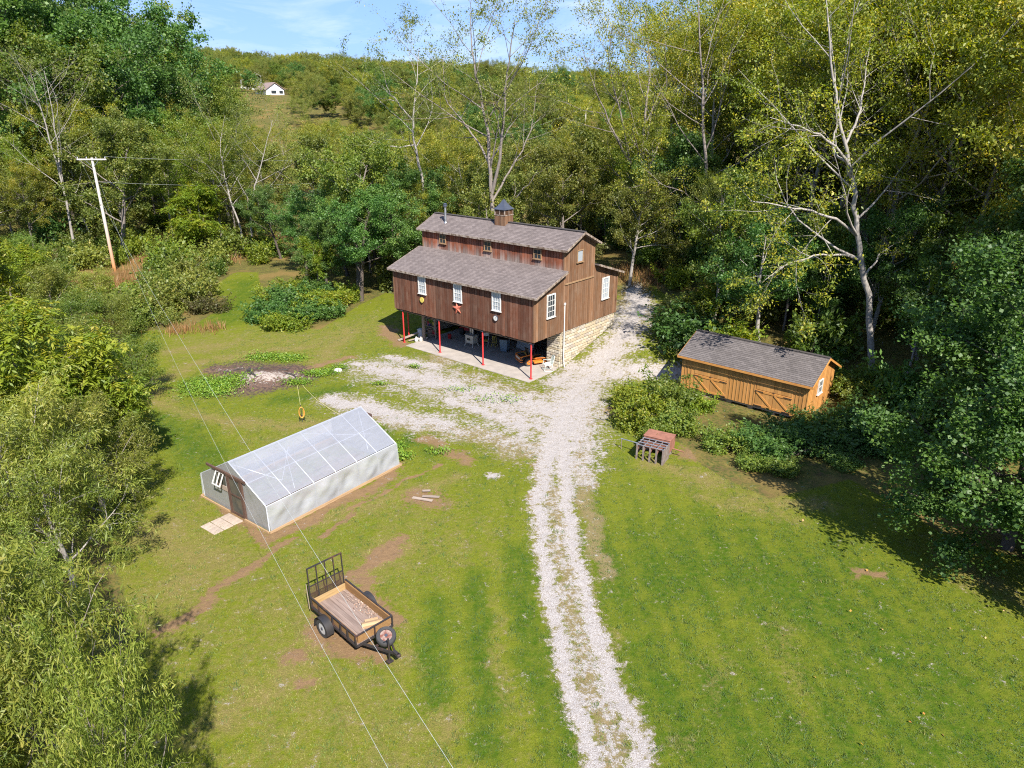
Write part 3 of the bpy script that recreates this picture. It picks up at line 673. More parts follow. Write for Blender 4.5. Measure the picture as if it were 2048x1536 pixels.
def stone_wall(name, parent, p0, p1, zlow, ztop, thick, seed, row=(.13, .22), ln=(.28, .75)):
    """coursed rubble on the outer face of p0->p1 (face to the right of the walking direction); zlow(s) gives the ground"""
    r_ = random.Random(seed)
    p0, p1 = Vector(p0), Vector(p1); d = (p1 - p0); Lw = d.length; ang = math.atan2(d.y, d.x)
    nz = 12; zl = [zlow(i / nz) - .35 for i in range(nz + 1)]
    m = MB(); u = d.normalized(); nn = Vector((-u.y, u.x, 0))
    V = []; F_ = []
    for i in range(nz + 1):
        q = p0 + d * (i / nz)
        for off in (0.0, thick):
            for z in (zl[i], ztop): V.append(tuple(q + nn * (off + .03) + Vector((0, 0, z))))
    for i in range(nz):
        a = i * 4; b = a + 4
        F_ += [(a, b, b + 1, a + 1), (a + 2, a + 3, b + 3, b + 2), (a + 1, b + 1, b + 3, a + 3)]
    F_ += [(0, 1, 3, 2), (nz * 4, nz * 4 + 2, nz * 4 + 3, nz * 4 + 1)]
    wall = MB().add(V, F_).build(name, M_MORTAR, parent)
    z = min(zl) + .2
    while z < ztop - .05:
        h = min(r_.uniform(*row), ztop - z); s = -r_.uniform(0, .3)
        while s < Lw:
            l = r_.uniform(*ln); s0, s1 = max(s, 0), min(s + l, Lw)
            if s1 - s0 > .06 and z + h > zlow((s0 + s1) / 2 / Lw) - .12:
                o = bpy.data.objects.new("stone", r_.choice(STONES)); COL.objects.link(o); o.parent = wall
                q = p0 + u * (s0 + .006) + nn * (.029)
                o.location = (q.x, q.y, z + .006); o.rotation_euler = (0, 0, ang)
                dep = r_.uniform(.05, .10); o.scale = (s1 - s0 - .012, dep, h - .012)
                o.location = tuple(Vector(o.location) - nn * (dep * .55 - .0))
            s += l
        z += h
    return wall
def zb_right(t): p = from_ab(.15, D1 + t * (DD - D1)); return H1(p[0], p[1])
stone_wall("stone_foundation", barn, (-.10, D1 + .0, 0), (-.10, DD - .05, 0), zb_right, HW - .01, .6, 11)
stone_wall("stone_pier", barn, (-1.2, D1 - .02, 0), (-.13, D1 - .02, 0), lambda t: 0.0, HW - .02, .5, 12)
stone_wall("stone_back_wall", barn, (-L + .1, DD - .7, 0), (-.75, DD - .7, 0), lambda t: 0.0, HW - .03, .5, 13, row=(.22, .34), ln=(.5, 1.1))
stone_wall("stone_side_wall", barn, (-L + .45, D1 + .6, 0), (-L + .45, DD - .75, 0), lambda t: 0.0, HW - .03, .3, 14, row=(.22, .34), ln=(.5, 1.1))
tag(MB().b2((-11.12, -.40, -.12), (-.02, DD - .72, .03)).build("concrete_slab", M_CONC, None), kind="structure")
o = bpy.data.objects["concrete_slab"]; o.location = (BX, BY, 0); o.rotation_euler = (0, 0, BTH)
def inbarn(a, b, z=0.03): return from_ab(a, b, z)
# ------------------------------------------------------------------ things on and under the barn
M_CORAL = simple("faded_red_tin", (.52, .15, .09), (.42, .11, .07), rough=.5)
M_YELLOW = simple("yellow_enamel", (.62, .50, .12), (.52, .40, .08), rough=.5)
M_ORANGE = simple("orange_enamel", (.62, .19, .025), (.50, .14, .02), rough=.4)
M_CREAM = simple("cream_enamel", (.52, .49, .42), (.42, .39, .33), rough=.5)
M_BLUE = simple("blue_plastic", (.035, .085, .30), (.03, .07, .24), rough=.5)
M_BIN = simple("blue_grey_plastic", (.13, .20, .27), (.10, .16, .22), rough=.55)
M_RED = simple("red_plastic", (.42, .02, .025), (.33, .02, .02), rough=.45)
M_PALE = simple("pale_laminate", (.40, .43, .47), (.34, .37, .41), rough=.5, scale=2)
M_WOOD = simple("bare_timber", (.40, .27, .15), (.30, .19, .10), rough=.8, scale=3, stretch=(.5, 8, 8))
M_GREYWOOD = simple("grey_timber", (.33, .26, .21), (.22, .17, .135), rough=.9, scale=3, stretch=(.6, 9, 9), rand=.18)
M_TAN = simple("tan_clutter", (.40, .30, .18), (.25, .18, .11), rough=.8)
M_MINT = simple("pale_green_white_iron", (.60, .66, .62), (.48, .54, .50), rough=.5)
M_SEAT = simple("black_vinyl", (.02, .02, .02), rough=.5)
def barn_thing(name, label, cat, a, b, z=.03, rot=0.0, group=None): return thing(name, label, cat, from_ab(a, b, z), BTH + rot, group)

# five-pointed tin star
st = barn_thing("star_ornament", "faded red five-pointed tin star hung on the front barn boards", "star", -6.30, -.045, 3.50)
def star(rad, d):
    V = [(0, -d, 0)]
    for k in range(10):
        r_ = rad if k % 2 == 0 else rad * .40; t = math.pi / 2 + k * math.pi / 5 + .22; V.append((r_ * math.cos(t), 0, r_ * math.sin(t)))
    return MB().add(V, [(0, 1 + k, 1 + (k + 1) % 10) for k in range(10)] + [tuple(range(10, 0, -1))])
star(.44, .09).build("star", M_CORAL, st)
MB().tube([(0, -.005, 0), (0, .045, 0)], .015, 6).build("hanger", M_DARKMETAL, st)
def disc(name, label, cat, a, z, r_, m1, m2):
    o = barn_thing(name, label, cat, a, -.05, z)
    MB().lathe([(r_ * .96, -.02), (r_, 0), (r_ * .98, .03), (r_ * .86, .035)], n=28, M=RX(R(90)), caps=False).build("rim", m2, o, True)
    MB().lathe([(r_ * .87, .018), (r_ * .87, .026)], n=28, M=RX(R(90))).build("face", m1, o)
    MB().tube([(0, 0.01, 0), (0, .05, 0)], .02, 6).build("hanger", M_DARKMETAL, o)
    return o
disc("tin_disc", "round yellow tin disc fixed on the barn boards below a white window", "disc", -9.61, 3.50, .19, M_YELLOW, M_YELLOW)
c_ = disc("wall_clock", "round white dial with dark rim on the barn boards", "clock", -2.98, 3.45, .19, M_WHITE, M_DARKMETAL)
h_ = MB(); h_.beam((0, -.03, 0), (.05, -.03, .10), .015, .008, (0, 1, 0)); h_.build("needle", M_DARKMETAL, c_)

# wood stove with flue
s_ = barn_thing("wood_stove", "cream enamel wood stove on short legs with a grey flue", "stove", -7.55, 2.55)
MB().b2((-.36, -.25, .24), (.36, .25, .78)).build("body", M_CREAM, s_, bevel=.02)
MB().b2((-.40, -.29, .78), (.40, .29, .82)).build("top_plate", M_CREAM, s_)
MB().b2((-.22, -.275, .36), (.22, -.25, .68)).build("door", M_CREAM, s_)
MB().b2((-.15, -.288, .46), (.15, -.276, .62)).build("glass", M_BLACK, s_)
for sx in (-1, 1):
    for sy in (-1, 1): MB().tube([(sx * .30, sy * .2, .26), (sx * .36, sy * .26, .1), (sx * .40, sy * .30, 0)], [.04, .03, .035], 8).build("leg", M_CREAM, s_)
MB().tube([(0.05, .1, .82), (0.05, .1, 2.2)], .09, 12).build("flue", M_GALV, s_, True)
MB().tube([(-.18, .12, .82), (-.18, .12, 1.75)], .07, 12).build("flue", M_GALV, s_, True)

# stools and chair
def stool(a, b, m, label, rot):
    o = barn_thing("stool", label, "stool", a, b, rot=rot)
    MB().lathe([(.16, .70), (.17, .72), (.17, .745), (.15, .755)], n=18).build("seat", m, o, True)
    for k in range(4):
        t = k * math.pi / 2 + .78
        MB().tube([(.11 * math.cos(t), .11 * math.sin(t), .70), (.21 * math.cos(t), .21 * math.sin(t), 0)], .018, 8).build("leg", m, o)
    MB().tube([(.17 * math.cos(t), .17 * math.sin(t), .3) for t in (k * math.pi / 2 + .78 for k in range(4))], .012, 6, closed=True).build("rungs", m, o)
stool(-6.25, 3.5, M_YELLOW, "yellow wooden stool beside the white chair under the barn", .2)
ch = barn_thing("chair", "white metal folding chair beside the yellow stool under the barn", "chair", -6.72, 3.1, rot=.5)
MB().b2((-.2, -.2, .43), (.2, .2, .46)).build("seat", M_YELLOW, ch)
MB().b2((-.2, .19, .70), (.2, .215, .92)).build("backrest", M_WHITE, ch)
for sx in (-1, 1):
    MB().tube([(sx * .2, .2, .9), (sx * .2, -.2, 0)], .014, 8).build("leg", M_WHITE, ch); MB().tube([(sx * .18, -.18, .44), (sx * .18, .25, 0)], .014, 8).build("leg", M_WHITE, ch)

# wheeled bin, laminate panel
bn = barn_thing("wheeled_bin", "blue-grey wheeled bin standing under the barn", "bin", -4.95, 3.1, rot=.35)
MB().add([(-.22, -.24, .08), (.22, -.24, .08), (.22, .24, .08), (-.22, .24, .08), (-.29, -.32, .92), (.29, -.32, .92), (.29, .32, .92), (-.29, .32, .92)], [(0, 3, 2, 1), (4, 5, 6, 7), (0, 1, 5, 4), (1, 2, 6, 5), (2, 3, 7, 6), (3, 0, 4, 7)]).build("body", M_BIN, bn, bevel=.02)
MB().box((0, 0, .96), (.64, .70, .06), M=RX(.06)).build("lid", M_BLACK, bn, bevel=.02)
for sx in (-1, 1): MB().tube([(sx * .2, .22, .1), (sx * .27, .22, .1)], .1, 14).build("wheel", M_RUBBER, bn)
MB().tube([(-.22, .36, .9), (.22, .36, .9)], .018, 8).build("handle", M_BLACK, bn)
pn = barn_thing("laminate_sheet", "large pale grey laminate panel leaning under the barn", "panel", -3.95, 4.2, rot=-.25)
MB().box((0, 0, .78), (1.75, .05, 1.55), M=RX(-.22)).build("sheet", M_PALE, pn)
MB().box((-.885, 0, .78), (.025, .07, 1.57), M=RX(-.22)).build("edge_strip", M_WHITE, pn)

# zero-turn mower, orange frame
mw = barn_thing("riding_mower", "orange riding mower with open tube frame beside a red post", "mower", -2.15, 2.35, rot=R(62))
def wheel(parent, c, r_, wd, tyre, rim, name="wheel", M=None):
    rot = M if M is not None else RX(R(90))
    o = MB().lathe([(r_ * .62, -wd / 2), (r_ * .93, -wd / 2), (r_, -wd * .3), (r_, wd * .3), (r_ * .93, wd / 2), (r_ * .62, wd / 2)], c, 24, rot, caps=False).build(name, tyre, parent, True)
    MB().lathe([(r_ * .60, -wd * .42), (r_ * .60, wd * .42)], c, 20, rot).build("rim", rim, o, True)
    MB().lathe([(r_ * .16, -wd * .52), (r_ * .16, wd * .52)], c, 12, rot).build("hub", M_DARKMETAL, o, True)
    return o
# local x runs from the rear bumper (-) to the front castors (+)
for sy in (-1, 1):
    wheel(mw, (-.30, sy * .46, .27), .27, .24, M_RUBBER, M_ORANGE, "drive_wheel"); wheel(mw, (.95, sy * .36, .13), .13, .1, M_RUBBER, M_ORANGE, "castor")
    MB().tube([(-.4, sy * .30, .40), (.35, sy * .30, .40), (.95, sy * .36, .36), (.95, sy * .36, .16)], .03, 8).build("frame_rail", M_ORANGE, mw)
    MB().tube([(-.82, sy * .42, .42), (-.80, sy * .46, .66), (-.05, sy * .42, .74), (.05, sy * .30, .45)], .028, 8).build("side_hoop", M_ORANGE, mw)
    MB().tube([(.12, sy * .25, .5), (.25, sy * .28, .95), (.12, sy * .12, 1.02)], .018, 8).build("steering_lever", M_BLACK, mw)
for z in (.30, .42, .64): MB().tube([(-.70, -.46, z), (-.84, -.40, z), (-.84, .40, z), (-.70, .46, z)], .028, 8).build("bumper_bar", M_ORANGE, mw)
MB().b2((-.74, -.28, .34), (-.28, .28, .62)).build("engine", M_BLACK, mw, bevel=.04)
MB().lathe([(.16, .62), (.17, .68), (.12, .74)], (-.52, 0, 0), 18).build("engine_shroud", M_BLACK, mw, True)
MB().b2((-.86, -.3, .46), (-.845, .3, .58)).build("guard_plate", M_CREAM, mw)
MB().b2((-.18, -.25, .55), (.26, .25, .66)).build("seat", M_SEAT, mw, bevel=.04)
MB().box((-.2, 0, .86), (.09, .46, .46), M=RY(-.2)).build("seat_back", M_SEAT, mw, bevel=.03)
MB().b2((.05, -.62, .14), (.72, .62, .27)).build("mower_deck", M_ORANGE, mw, bevel=.04)
MB().b2((.45, -.24, .34), (1.0, .24, .37)).build("foot_plate", M_BLACK, mw)
MB().b2((-.42, .30, .48), (.0, .46, .66)).build("fuel_tank", M_YELLOW, mw, bevel=.03)

# lattice-back garden chair in pale iron
gc = barn_thing("garden_chair", "pale green-white iron garden chair with lattice back beside the stone wall", "chair", -.45, 2.05, rot=R(-38))
s = MB()
for k in range(7): s.b2((-.24 + k * .08 - .012, -.24, .40), (-.24 + k * .08 + .012, .22, .415))
s.b2((-.26, -.25, .398), (.26, -.225, .42)); s.b2((-.26, .205, .398), (.26, .23, .42)); s.build("seat", M_MINT, gc)
bk = MB(); T = lambda u, z: (u, .22 + (z - .4) * .28, z)
bk.tube([T(-.26, .42), T(-.27, .78), T(-.18, .93), T(0, .97), T(.18, .93), T(.27, .78), T(.26, .42)], .02, 6)
for k in range(-2, 3):
    c0 = k * .13
    for sg in (-1, 1):
        pts = [(c0 + sg * (z - .68) * .75, z) for z in np.linspace(.44, .92, 9)]
        pts = [p for p in pts if abs(p[0]) < .26]
        if len(pts) > 1: bk.tube([T(*p) for p in (pts[0], pts[-1])], .013, 5)
bk.build("backrest", M_MINT, gc)
for sx in (-1, 1):
    MB().tube([(sx * .25, -.22, .4), (sx * .28, -.24, .62), (sx * .28, .05, .64), (sx * .26, .27, .62)], .016, 6).build("armrest", M_MINT, gc)
    MB().tube([(sx * .25, -.22, .4), (sx * .27, -.28, .03), (sx * .27, -.20, .0), (sx * .26, .30, .0), (sx * .24, .24, .4)], .016, 6).build("leg", M_MINT, gc)

# quad bike in the back
aq = barn_thing("quad_bike", "dark red quad bike with a blue cover in the shade under the barn", "quad bike", -9.6, 4.7, rot=R(-70))
for sx in (-1, 1):
    for sy in (-1, 1): wheel(aq, (sx * .58, sy * .42, .29), .29, .24, M_RUBBER, M_BLACK)
MB().add([(-.9, -.25, .45), (.9, -.22, .45), (.9, .22, .45), (-.9, .25, .45), (-.95, -.3, .78), (.7, -.2, .85), (.7, .2, .85), (-.95, .3, .78)], [(0, 3, 2, 1), (4, 5, 6, 7), (0, 1, 5, 4), (1, 2, 6, 5), (2, 3, 7, 6), (3, 0, 4, 7)]).build("body", M_RED, aq, bevel=.05)
for sx in (-1, 1):
    MB().b2((sx * .58 - .38, -.56, .64), (sx * .58 + .38, .56, .70)).build("fender", M_RED, aq, bevel=.03)
    r_ = MB()
    for k in range(5): r_.tube([(sx * .68 - .25, -.4 + k * .2, .80), (sx * .68 + .25, -.4 + k * .2, .80)], .012, 6)
    r_.tube([(sx * .68 - .25, -.42, .8), (sx * .68 + .25, -.42, .8), (sx * .68 + .25, .42, .8), (sx * .68 - .25, .42, .8)], .014, 6, closed=True); r_.build("rack", M_BLACK, aq)
MB().tube([(.3, -.36, 1.05), (.4, 0, .98), (.3, .36, 1.05)], .016, 6).build("handlebar", M_BLACK, aq)
MB().b2((-.5, -.17, .8), (.15, .17, .92)).build("seat", M_SEAT, aq, bevel=.04)
MB().b2((-.99, -.16, .6), (-.965, .16, .72)).build("number_plate", M_WHITE, aq)
cv = tag(MB().b2((-.34, -.36, 0), (.34, .36, .42)).build("storage_tub", M_BLUE, None, bevel=.05), "blue plastic tub sitting on the quad bike's rack", "tub")
cv.location = from_ab(-9.3, 4.15, .86); cv.rotation_euler = (0, 0, BTH - .5)

# metal gate and shelf with clutter
gt = barn_thing("metal_gate", "grey tubular gate panel standing behind a red post", "gate", -10.2, 5.2, rot=R(35))
MB().tube([(-.7, 0, .1), (.7, 0, .1), (.7, 0, 1.5), (-.7, 0, 1.5)], .025, 8, closed=True).build("frame", M_GALV, gt)
for z in (.45, .8, 1.15): MB().tube([(-.7, 0, z), (.7, 0, z)], .018, 8).build("bar", M_GALV, gt)
for sx in (-1, 1): MB().tube([(sx * .7, 0, 0), (sx * .7, 0, .12)], .025, 8).build("foot", M_GALV, gt)
sh = barn_thing("shelf_rack", "rough timber shelf rack crowded with tools and cans", "shelf", -11.2, 2.2, rot=R(8))
for sx in (-.55, .55):
    for sy in (-.22, .22): MB().b2((sx - .04, sy - .04, 0), (sx + .04, sy + .04, 1.9)).build("upright", M_GREYWOOD, sh)
for z in (.25, .85, 1.4): MB().b2((-.6, -.27, z), (.6, .27, z + .03)).build("shelf_board", M_GREYWOOD, sh)
r_ = random.Random(9); mats = [M_TAN, M_CREAM, M_YELLOW, M_RED, M_GALV, M_BLACK, M_PALE, M_BLUE]
for z, n in ((.28, 6), (.88, 7), (1.43, 5)):
    for k in range(n):
        x = -.5 + k * 1.0 / n + r_.uniform(0, .05); m_ = r_.choice(mats); c0 = from_ab(-11.2, 2.2)
        rr, hh = r_.uniform(.05, .085), r_.uniform(.12, .3)
        p = Matrix.Rotation(BTH + R(8), 4, 'Z') @ Vector((x, r_.uniform(-.15, .12), z + .03))
        o = thing("can", "small can or tub on the timber shelf under the barn", "can", (c0[0] + p.x, c0[1] + p.y, p.z), 0, "cans and tubs on the shelf")
        MB().lathe([(rr * .95, 0), (rr, .01), (rr, hh), (rr * .9, hh + .01)], n=12).build("body", m_, o, True)
        MB().lathe([(rr * .92, hh + .011), (rr * .92, hh + .02)], n=12).build("lid", r_.choice(mats), o)
bu = barn_thing("bucket", "red plastic bucket on the slab beside the timber shelf", "bucket", -9.9, 2.75)
MB().lathe([(.12, 0), (.155, .32), (.165, .33), (.15, .33), (.115, .03)], n=18).build("body", M_RED, bu, True)
MB().tube([(-.155, 0, .32), (-.12, .05, .40), (0, .08, .43), (.12, .05, .40), (.155, 0, .32)], .006, 6).build("handle", M_GALV, bu)
# plank ramp and odds and ends at the left end
pl = barn_thing("plank", "long grey-brown plank sloping to the ground beside the red posts", "plank", -12.35, .0, 0, rot=R(64))
MB().beam((0, 0, .06), (2.6, 0, .75), .26, .05).build("plank", M_GREYWOOD, pl)
MB().b2((2.2, -.16, 0), (2.6, .16, .60)).build("trestle", M_GREYWOOD, pl)
for k, (a, b, l, rot, m_) in enumerate(((-11.75, .55, 1.3, 50, M_WHITE), (-11.65, .35, .9, 72, M_GREYWOOD))):
    o = barn_thing("offcut", ["white painted board lying beside the plank", "short grey timber offcut lying beside the plank"][k], "board", a, b, .02 * (k + 1), rot=R(rot))
    MB().box((l / 2, 0, .1), (l, .11, .05), M=RY(-.1)).build("board", m_, o); MB().b2((l * .7, -.05, 0), (l * .8, .05, .12)).build("block", M_GREYWOOD, o)
for k, (a, b, m_, lab) in enumerate(((-11.25, .75, M_WHITE, "white jug on the corner of the concrete slab"), (-11.0, .95, M_CREAM, "cream crock on the slab beside the timber post"))):
    o = barn_thing("jug", lab, "jug", a, b)
    MB().lathe([(.10, 0), (.13, .02), (.13, .2), (.06, .28), (.05, .34)], n=16).build("body", m_, o, True)
    MB().tube([(.10, 0, .22), (.17, 0, .24), (.15, 0, .30), (.055, 0, .31)], .012, 6).build("handle", m_, o)
tp = barn_thing("timber_post", "thick rough timber post standing at the slab's left end", "post", -11.1, 1.35)
MB().tube([(0, 0, 0), (.02, 0, .8), (-.01, .02, HW - .16)], [.14, .12, .12], 10).build("trunk", M_GREYWOOD, tp, True)
MB().b2((-.16, -.16, 0), (.16, .16, .1)).build("footing", M_CONC, tp)
gb = barn_thing("crate", "grey-white box standing against the timber post", "box", -11.55, 1.5, rot=.2)
MB().b2((-.18, -.18, 0), (.18, .18, .66)).build("body", M_PALE, gb, bevel=.01); MB().b2((-.2, -.2, .66), (.2, .2, .70)).build("lid", M_PALE, gb)
# red machine at the right end in deep shade
rm = barn_thing("garden_tiller", "red garden tiller parked in the shade behind the riding mower", "tiller", -1.3, 4.1, rot=.6)
for sy in (-1, 1): wheel(rm, (0, sy * .22, .22), .22, .12, M_RUBBER, M_RED)
MB().b2((-.3, -.17, .3), (.35, .17, .62)).build("engine", M_RED, rm, bevel=.04); MB().b2((-.55, -.2, .2), (-.25, .2, .4)).build("tine_hood", M_BLACK, rm, bevel=.03)
for sy in (-1, 1): MB().tube([(-.1, sy * .12, .5), (-.7, sy * .2, 1.0), (-.95, sy * .25, 1.02)], .016, 8).build("handle", M_BLACK, rm)

# ------------------------------------------------------------------ the golden shed
SX, SY, SZ = 15.35, 34.32, .40
SU = math.atan2(.65792, -.75309)                                   # along the front, right to left
shed = thing("shed", "golden board-and-batten shed with two pairs of split doors and grey shingle roof", "shed", (SX, SY, SZ), SU - math.pi)
SL, SDp, SE, SR_ = 7.25, 3.8, 2.02, 2.92
# local x: -SL..0 from left to right, y: 0 front .. SDp back
sf = MB().b2((-SL + .03, .03, .03), (-.03, .08, SE)).build("front_wall", MB_DARK, shed)
doors = [(-6.46, -4.46), (-2.78, -.82)]
x = -SL
while x < -.01:
    wd = .2
    inside = [d for d in doors if d[0] - .01 < x < d[1] - .05]
    if inside: x = inside[0][1]; continue
    nxt = [d[0] for d in doors if x < d[0] < x + wd]
    x1 = min(x + wd, 0, *(nxt or [0]))
    unit_board("board", (x + .004, .004, .0), (x1 - .004, .029, SE), M_SHED, sf)
    MB().b2((x - .025, -.016, .01), (x + .025, .003, SE - .01)).build("batten", M_SHED, sf)
    x = x1
for d0, d1_ in doors:
    mid = (d0 + d1_) / 2
    for (x0, x1, s) in ((d0, mid, 1), (mid, d1_, -1)):
        for (z0, z1, half) in ((.03, .99, 0), (1.01, 1.97, 1)):
            dr = MB().b2((x0 + .006, .002, z0), (x1 - .006, .028, z1)).build("door", M_SHEDTRIM, shed)
            for k in range(5):
                xa = x0 + .012 + k * (x1 - x0 - .024) / 5; MB().b2((xa, -.012, z0 + .01), (xa + (x1 - x0 - .024) / 5 - .007, .0015, z1 - .01)).build("board", M_SHED, dr)
            if half == 0:
                MB().b2((x0 + .01, -.036, z1 - .12), (x1 - .01, -.013, z1 - .01)).build("rail", M_SHEDTRIM, dr); MB().b2((x0 + .01, -.036, z0 + .02), (x1 - .01, -.013, z0 + .12)).build("rail", M_SHEDTRIM, dr)
                p, q = ((x0 + .06, -.03, z1 - .12), (x1 - .06, -.03, z0 + .12)) 
                MB().beam(p, q, .09, .022, (0, 1, 0)).build("brace", M_SHEDTRIM, dr)
            hx0, hx1 = (x0 - .02, x0 + .42) if s == 1 else (x1 - .42, x1 + .02)
            for hz in ((z1 - .07,) if half == 0 else (z1 - .08,)) + ((z0 + .06,) if half == 0 else ()):
                MB().b2((hx0, -.046, hz - .022), (hx1, -.037 if half == 0 else -.013, hz + .022)).build("strap_hinge", M_BLACK, dr)
    MB().b2((mid - .06, -.05, 1.0), (mid + .06, -.037, 1.05)).build("latch", M_BLACK, shed)
def sg(y): return SE + (SR_ - SE) * (1 - abs(y - SDp / 2) / (SDp / 2))
for xa, s in ((-.03, 1), (-SL + .03, -1)):
    g_ = MB().prism([(.08, .03), (SDp - .05, .03), (SDp - .05, SE), (SDp / 2, SR_ - .04), (.08, SE)], 0, xa - s * .05, xa).build("gable_wall", MB_DARK, shed)
    n = 18
    for k in range(n):
        y0, y1 = SDp * k / n, SDp * (k + 1) / n
        MB().prism([(y0 + .004, 0), (y1 - .004, 0), (y1 - .004, sg(y1)), (y0 + .004, sg(y0))], 0, xa, xa + s * .026).build("board", M_SHED, g_)
        if k: MB().prism([(y0 - .025, .01), (y0 + .025, .01), (y0 + .025, sg(y0) - .02), (y0 - .025, sg(y0) - .02)], 0, xa + s * .027, xa + s * .045).build("batten", M_SHED, g_)
window(shed, (.016, 1.55, 1.42), .62, .78, 1, 2, 2, M_WHITE, M_GLASS, trim=.05, sashes=1)
MB().b2((-SL + .03, SDp - .05, 0), (-.03, SDp, SE)).build("rear_wall", M_SHED, shed)
kx = (SR_ - SE) / (SDp / 2); eo = .26
r1 = roof_sheet("roof", (-SL - .22, -eo, SE + .05 - eo * kx), (.22, -eo, SE + .05 - eo * kx), (-SL - .22, SDp / 2, SR_ + .05), (.22, SDp / 2, SR_ + .05), .05, M_SHINGLE2, shed)
roof_sheet("roof", (.22, SDp + eo, SE + .05 - eo * kx), (-SL - .22, SDp + eo, SE + .05 - eo * kx), (.22, SDp / 2, SR_ + .05), (-SL - .22, SDp / 2, SR_ + .05), .05, M_SHINGLE2, shed)
MB().beam((-SL - .22, SDp / 2, SR_ + .062), (.22, SDp / 2, SR_ + .062), .22, .03).build("ridge_cap", M_SHINGLE2, r1)
MB().beam((-SL - .24, -eo - .016, SE - .015 - eo * kx), (.24, -eo - .016, SE - .015 - eo * kx), .03, .11).build("fascia", M_SHEDTRIM, shed)
for xs in (.237, -SL - .237):
    for y0, y1 in ((-eo, SDp / 2), (SDp + eo, SDp / 2)): MB().beam((xs, y0, SE - .02 - eo * kx), (xs, y1, SR_ - .02), .03, .11).build("bargeboard", M_SHEDTRIM, shed)
sk = MB()
for k in range(6): sk.b2((-SL + .3 + k * 1.25, .15, -.75), (-SL + .6 + k * 1.25, SDp - .1, -.06))
sk.build("skid_blocks", M_GREYWOOD, shed); MB().b2((-SL + .05, .06, -.11), (-.05, SDp - .06, -.005)).build("floor_frame", M_GREYWOOD, shed)
# timber step retaining the bank in front of the shed
ts = thing("timber_steps", "stack of grey landscape timbers stepping down in front of the shed doors", "steps", gz(G(1425, 800), 0), SU - math.pi + .1)
for k in range(4): MB().b2((-1.3 + .1 * k, .2 + .28 * k, -.2 + .09 * k), (.9 - .1 * k, .36 + .28 * k, .08 + .09 * k)).build("timber", M_GREYWOOD, ts)
# ------------------------------------------------------------------ plastic-film greenhouse
def film_material(name, clear, tint, rough, wr=.25):
    m, t = new_mat(name)
    tc = node(t, 'ShaderNodeTexCoord').outputs['Object']
    mp = node(t, 'ShaderNodeMapping', {'Vector': tc, 'Scale': (1.2, 3.0, 3.0)}).outputs[0]
    n = noi(t, mp, 1.6, 5, .6, .6)
    b = node(t, 'ShaderNodeBump', {'Height': n, 'Strength': wr, 'Distance': .05}).outputs[0]
    tr = node(t, 'ShaderNodeBsdfTransparent', {'Color': (.93, .94, .97)})
    df = node(t, 'ShaderNodeBsdfDiffuse', {'Color': tint, 'Normal': b}); tl = node(t, 'ShaderNodeBsdfTranslucent', {'Color': tint, 'Normal': b})
    mx = node(t, 'ShaderNodeMixShader', {0: .5, 1: df.outputs[0], 2: tl.outputs[0]})
    m1 = node(t, 'ShaderNodeMixShader', {0: rng_(t, n, .3, .7, 1 - clear - .05, 1 - clear + .05), 1: tr.outputs[0], 2: mx.outputs[0]})
    gl = node(t, 'ShaderNodeBsdfGlossy', {'Color': (.9, .93, 1), 'Roughness': rough, 'Normal': b})
    fr = node(t, 'ShaderNodeFresnel', {'IOR': 1.45})
    m2 = node(t, 'ShaderNodeMixShader', {0: mth(t, 'MULTIPLY', fr.outputs[0], 1.0), 1: m1.outputs[0], 2: gl.outputs[0]})
    o = node(t, 'ShaderNodeOutputMaterial'); t.links.new(m2.outputs[0], o.inputs['Surface'])
    return m
M_FILM = film_material("greenhouse_film", .44, (.60, .62, .70), .12, .05)
M_FILMSIDE = film_material("greenhouse_film_slack", .40, (.80, .81, .84), .22, .08)
M_PANEL = film_material("cloudy_end_panel", .22, (.58, .58, .57), .3, .2)
M_PIPE = simple("white_pipe", (.46, .48, .52), (.38, .40, .44), rough=.4)
M_DKWOOD = simple("dark_brown_frame", (.10, .055, .038), (.07, .04, .03), rough=.8)
M_SCREEN = simple("dark_door_screen", (.045, .05, .045), (.10, .085, .06), rough=.7, scale=2)
GH = thing("greenhouse", "low plastic-film greenhouse with pipe ribs and a dark screen door", "greenhouse", (-9.62, 24.40, H1(-9.6, 24.4)), math.atan2(.80, .60))
GL, GW, GE, GR_ = 7.05, 4.6, 1.12, 2.38
NR = 6; xs = [GL * i / NR for i in range(NR + 1)]
for i, x in enumerate(xs):
    MB().tube([(x, .02, -.05), (x, .02, GE - .04), (x, .10, GE + .05), (x, GW / 2, GR_), (x, GW - .10, GE + .05), (x, GW - .02, GE - .04), (x, GW - .02, -.05)], .016 if 0 < i < NR else .026, 8).build("rib", M_PIPE, GH, True)
MB().tube([(0, GW / 2, GR_ - .01), (GL, GW / 2, GR_ - .01)], .024, 8).build("ridge_pipe", M_PIPE, GH)
for y, z in ((.06, GE), (GW - .06, GE), (1.2, GE + (GR_ - GE) * 1.2 / 2.3 - .02), (GW - 1.2, GE + (GR_ - GE) * 1.2 / 2.3 - .02)):
    MB().tube([(0, y, z - .02), (GL, y, z - .02)], .016, 8).build("purlin", M_PIPE, GH)
def rs_(x, y): return (x, y, GE + (GR_ - GE) * min(y, GW - y) / (GW / 2) - .005)
for (x0, y0, x1, y1) in ((.1, 2.1, 1.3, .7), (1.3, .7, 2.6, 1.9), (2.4, 1.9, 1.5, .2), (3.6, 2.2, 5.2, 1.4), (5.2, 1.4, 6.4, .9), (6.8, 2.2, 5.6, .3)):
    MB().tube([rs_(x0, y0), rs_(x1, y1)], .010, 6).build("brace", M_PIPE, GH)
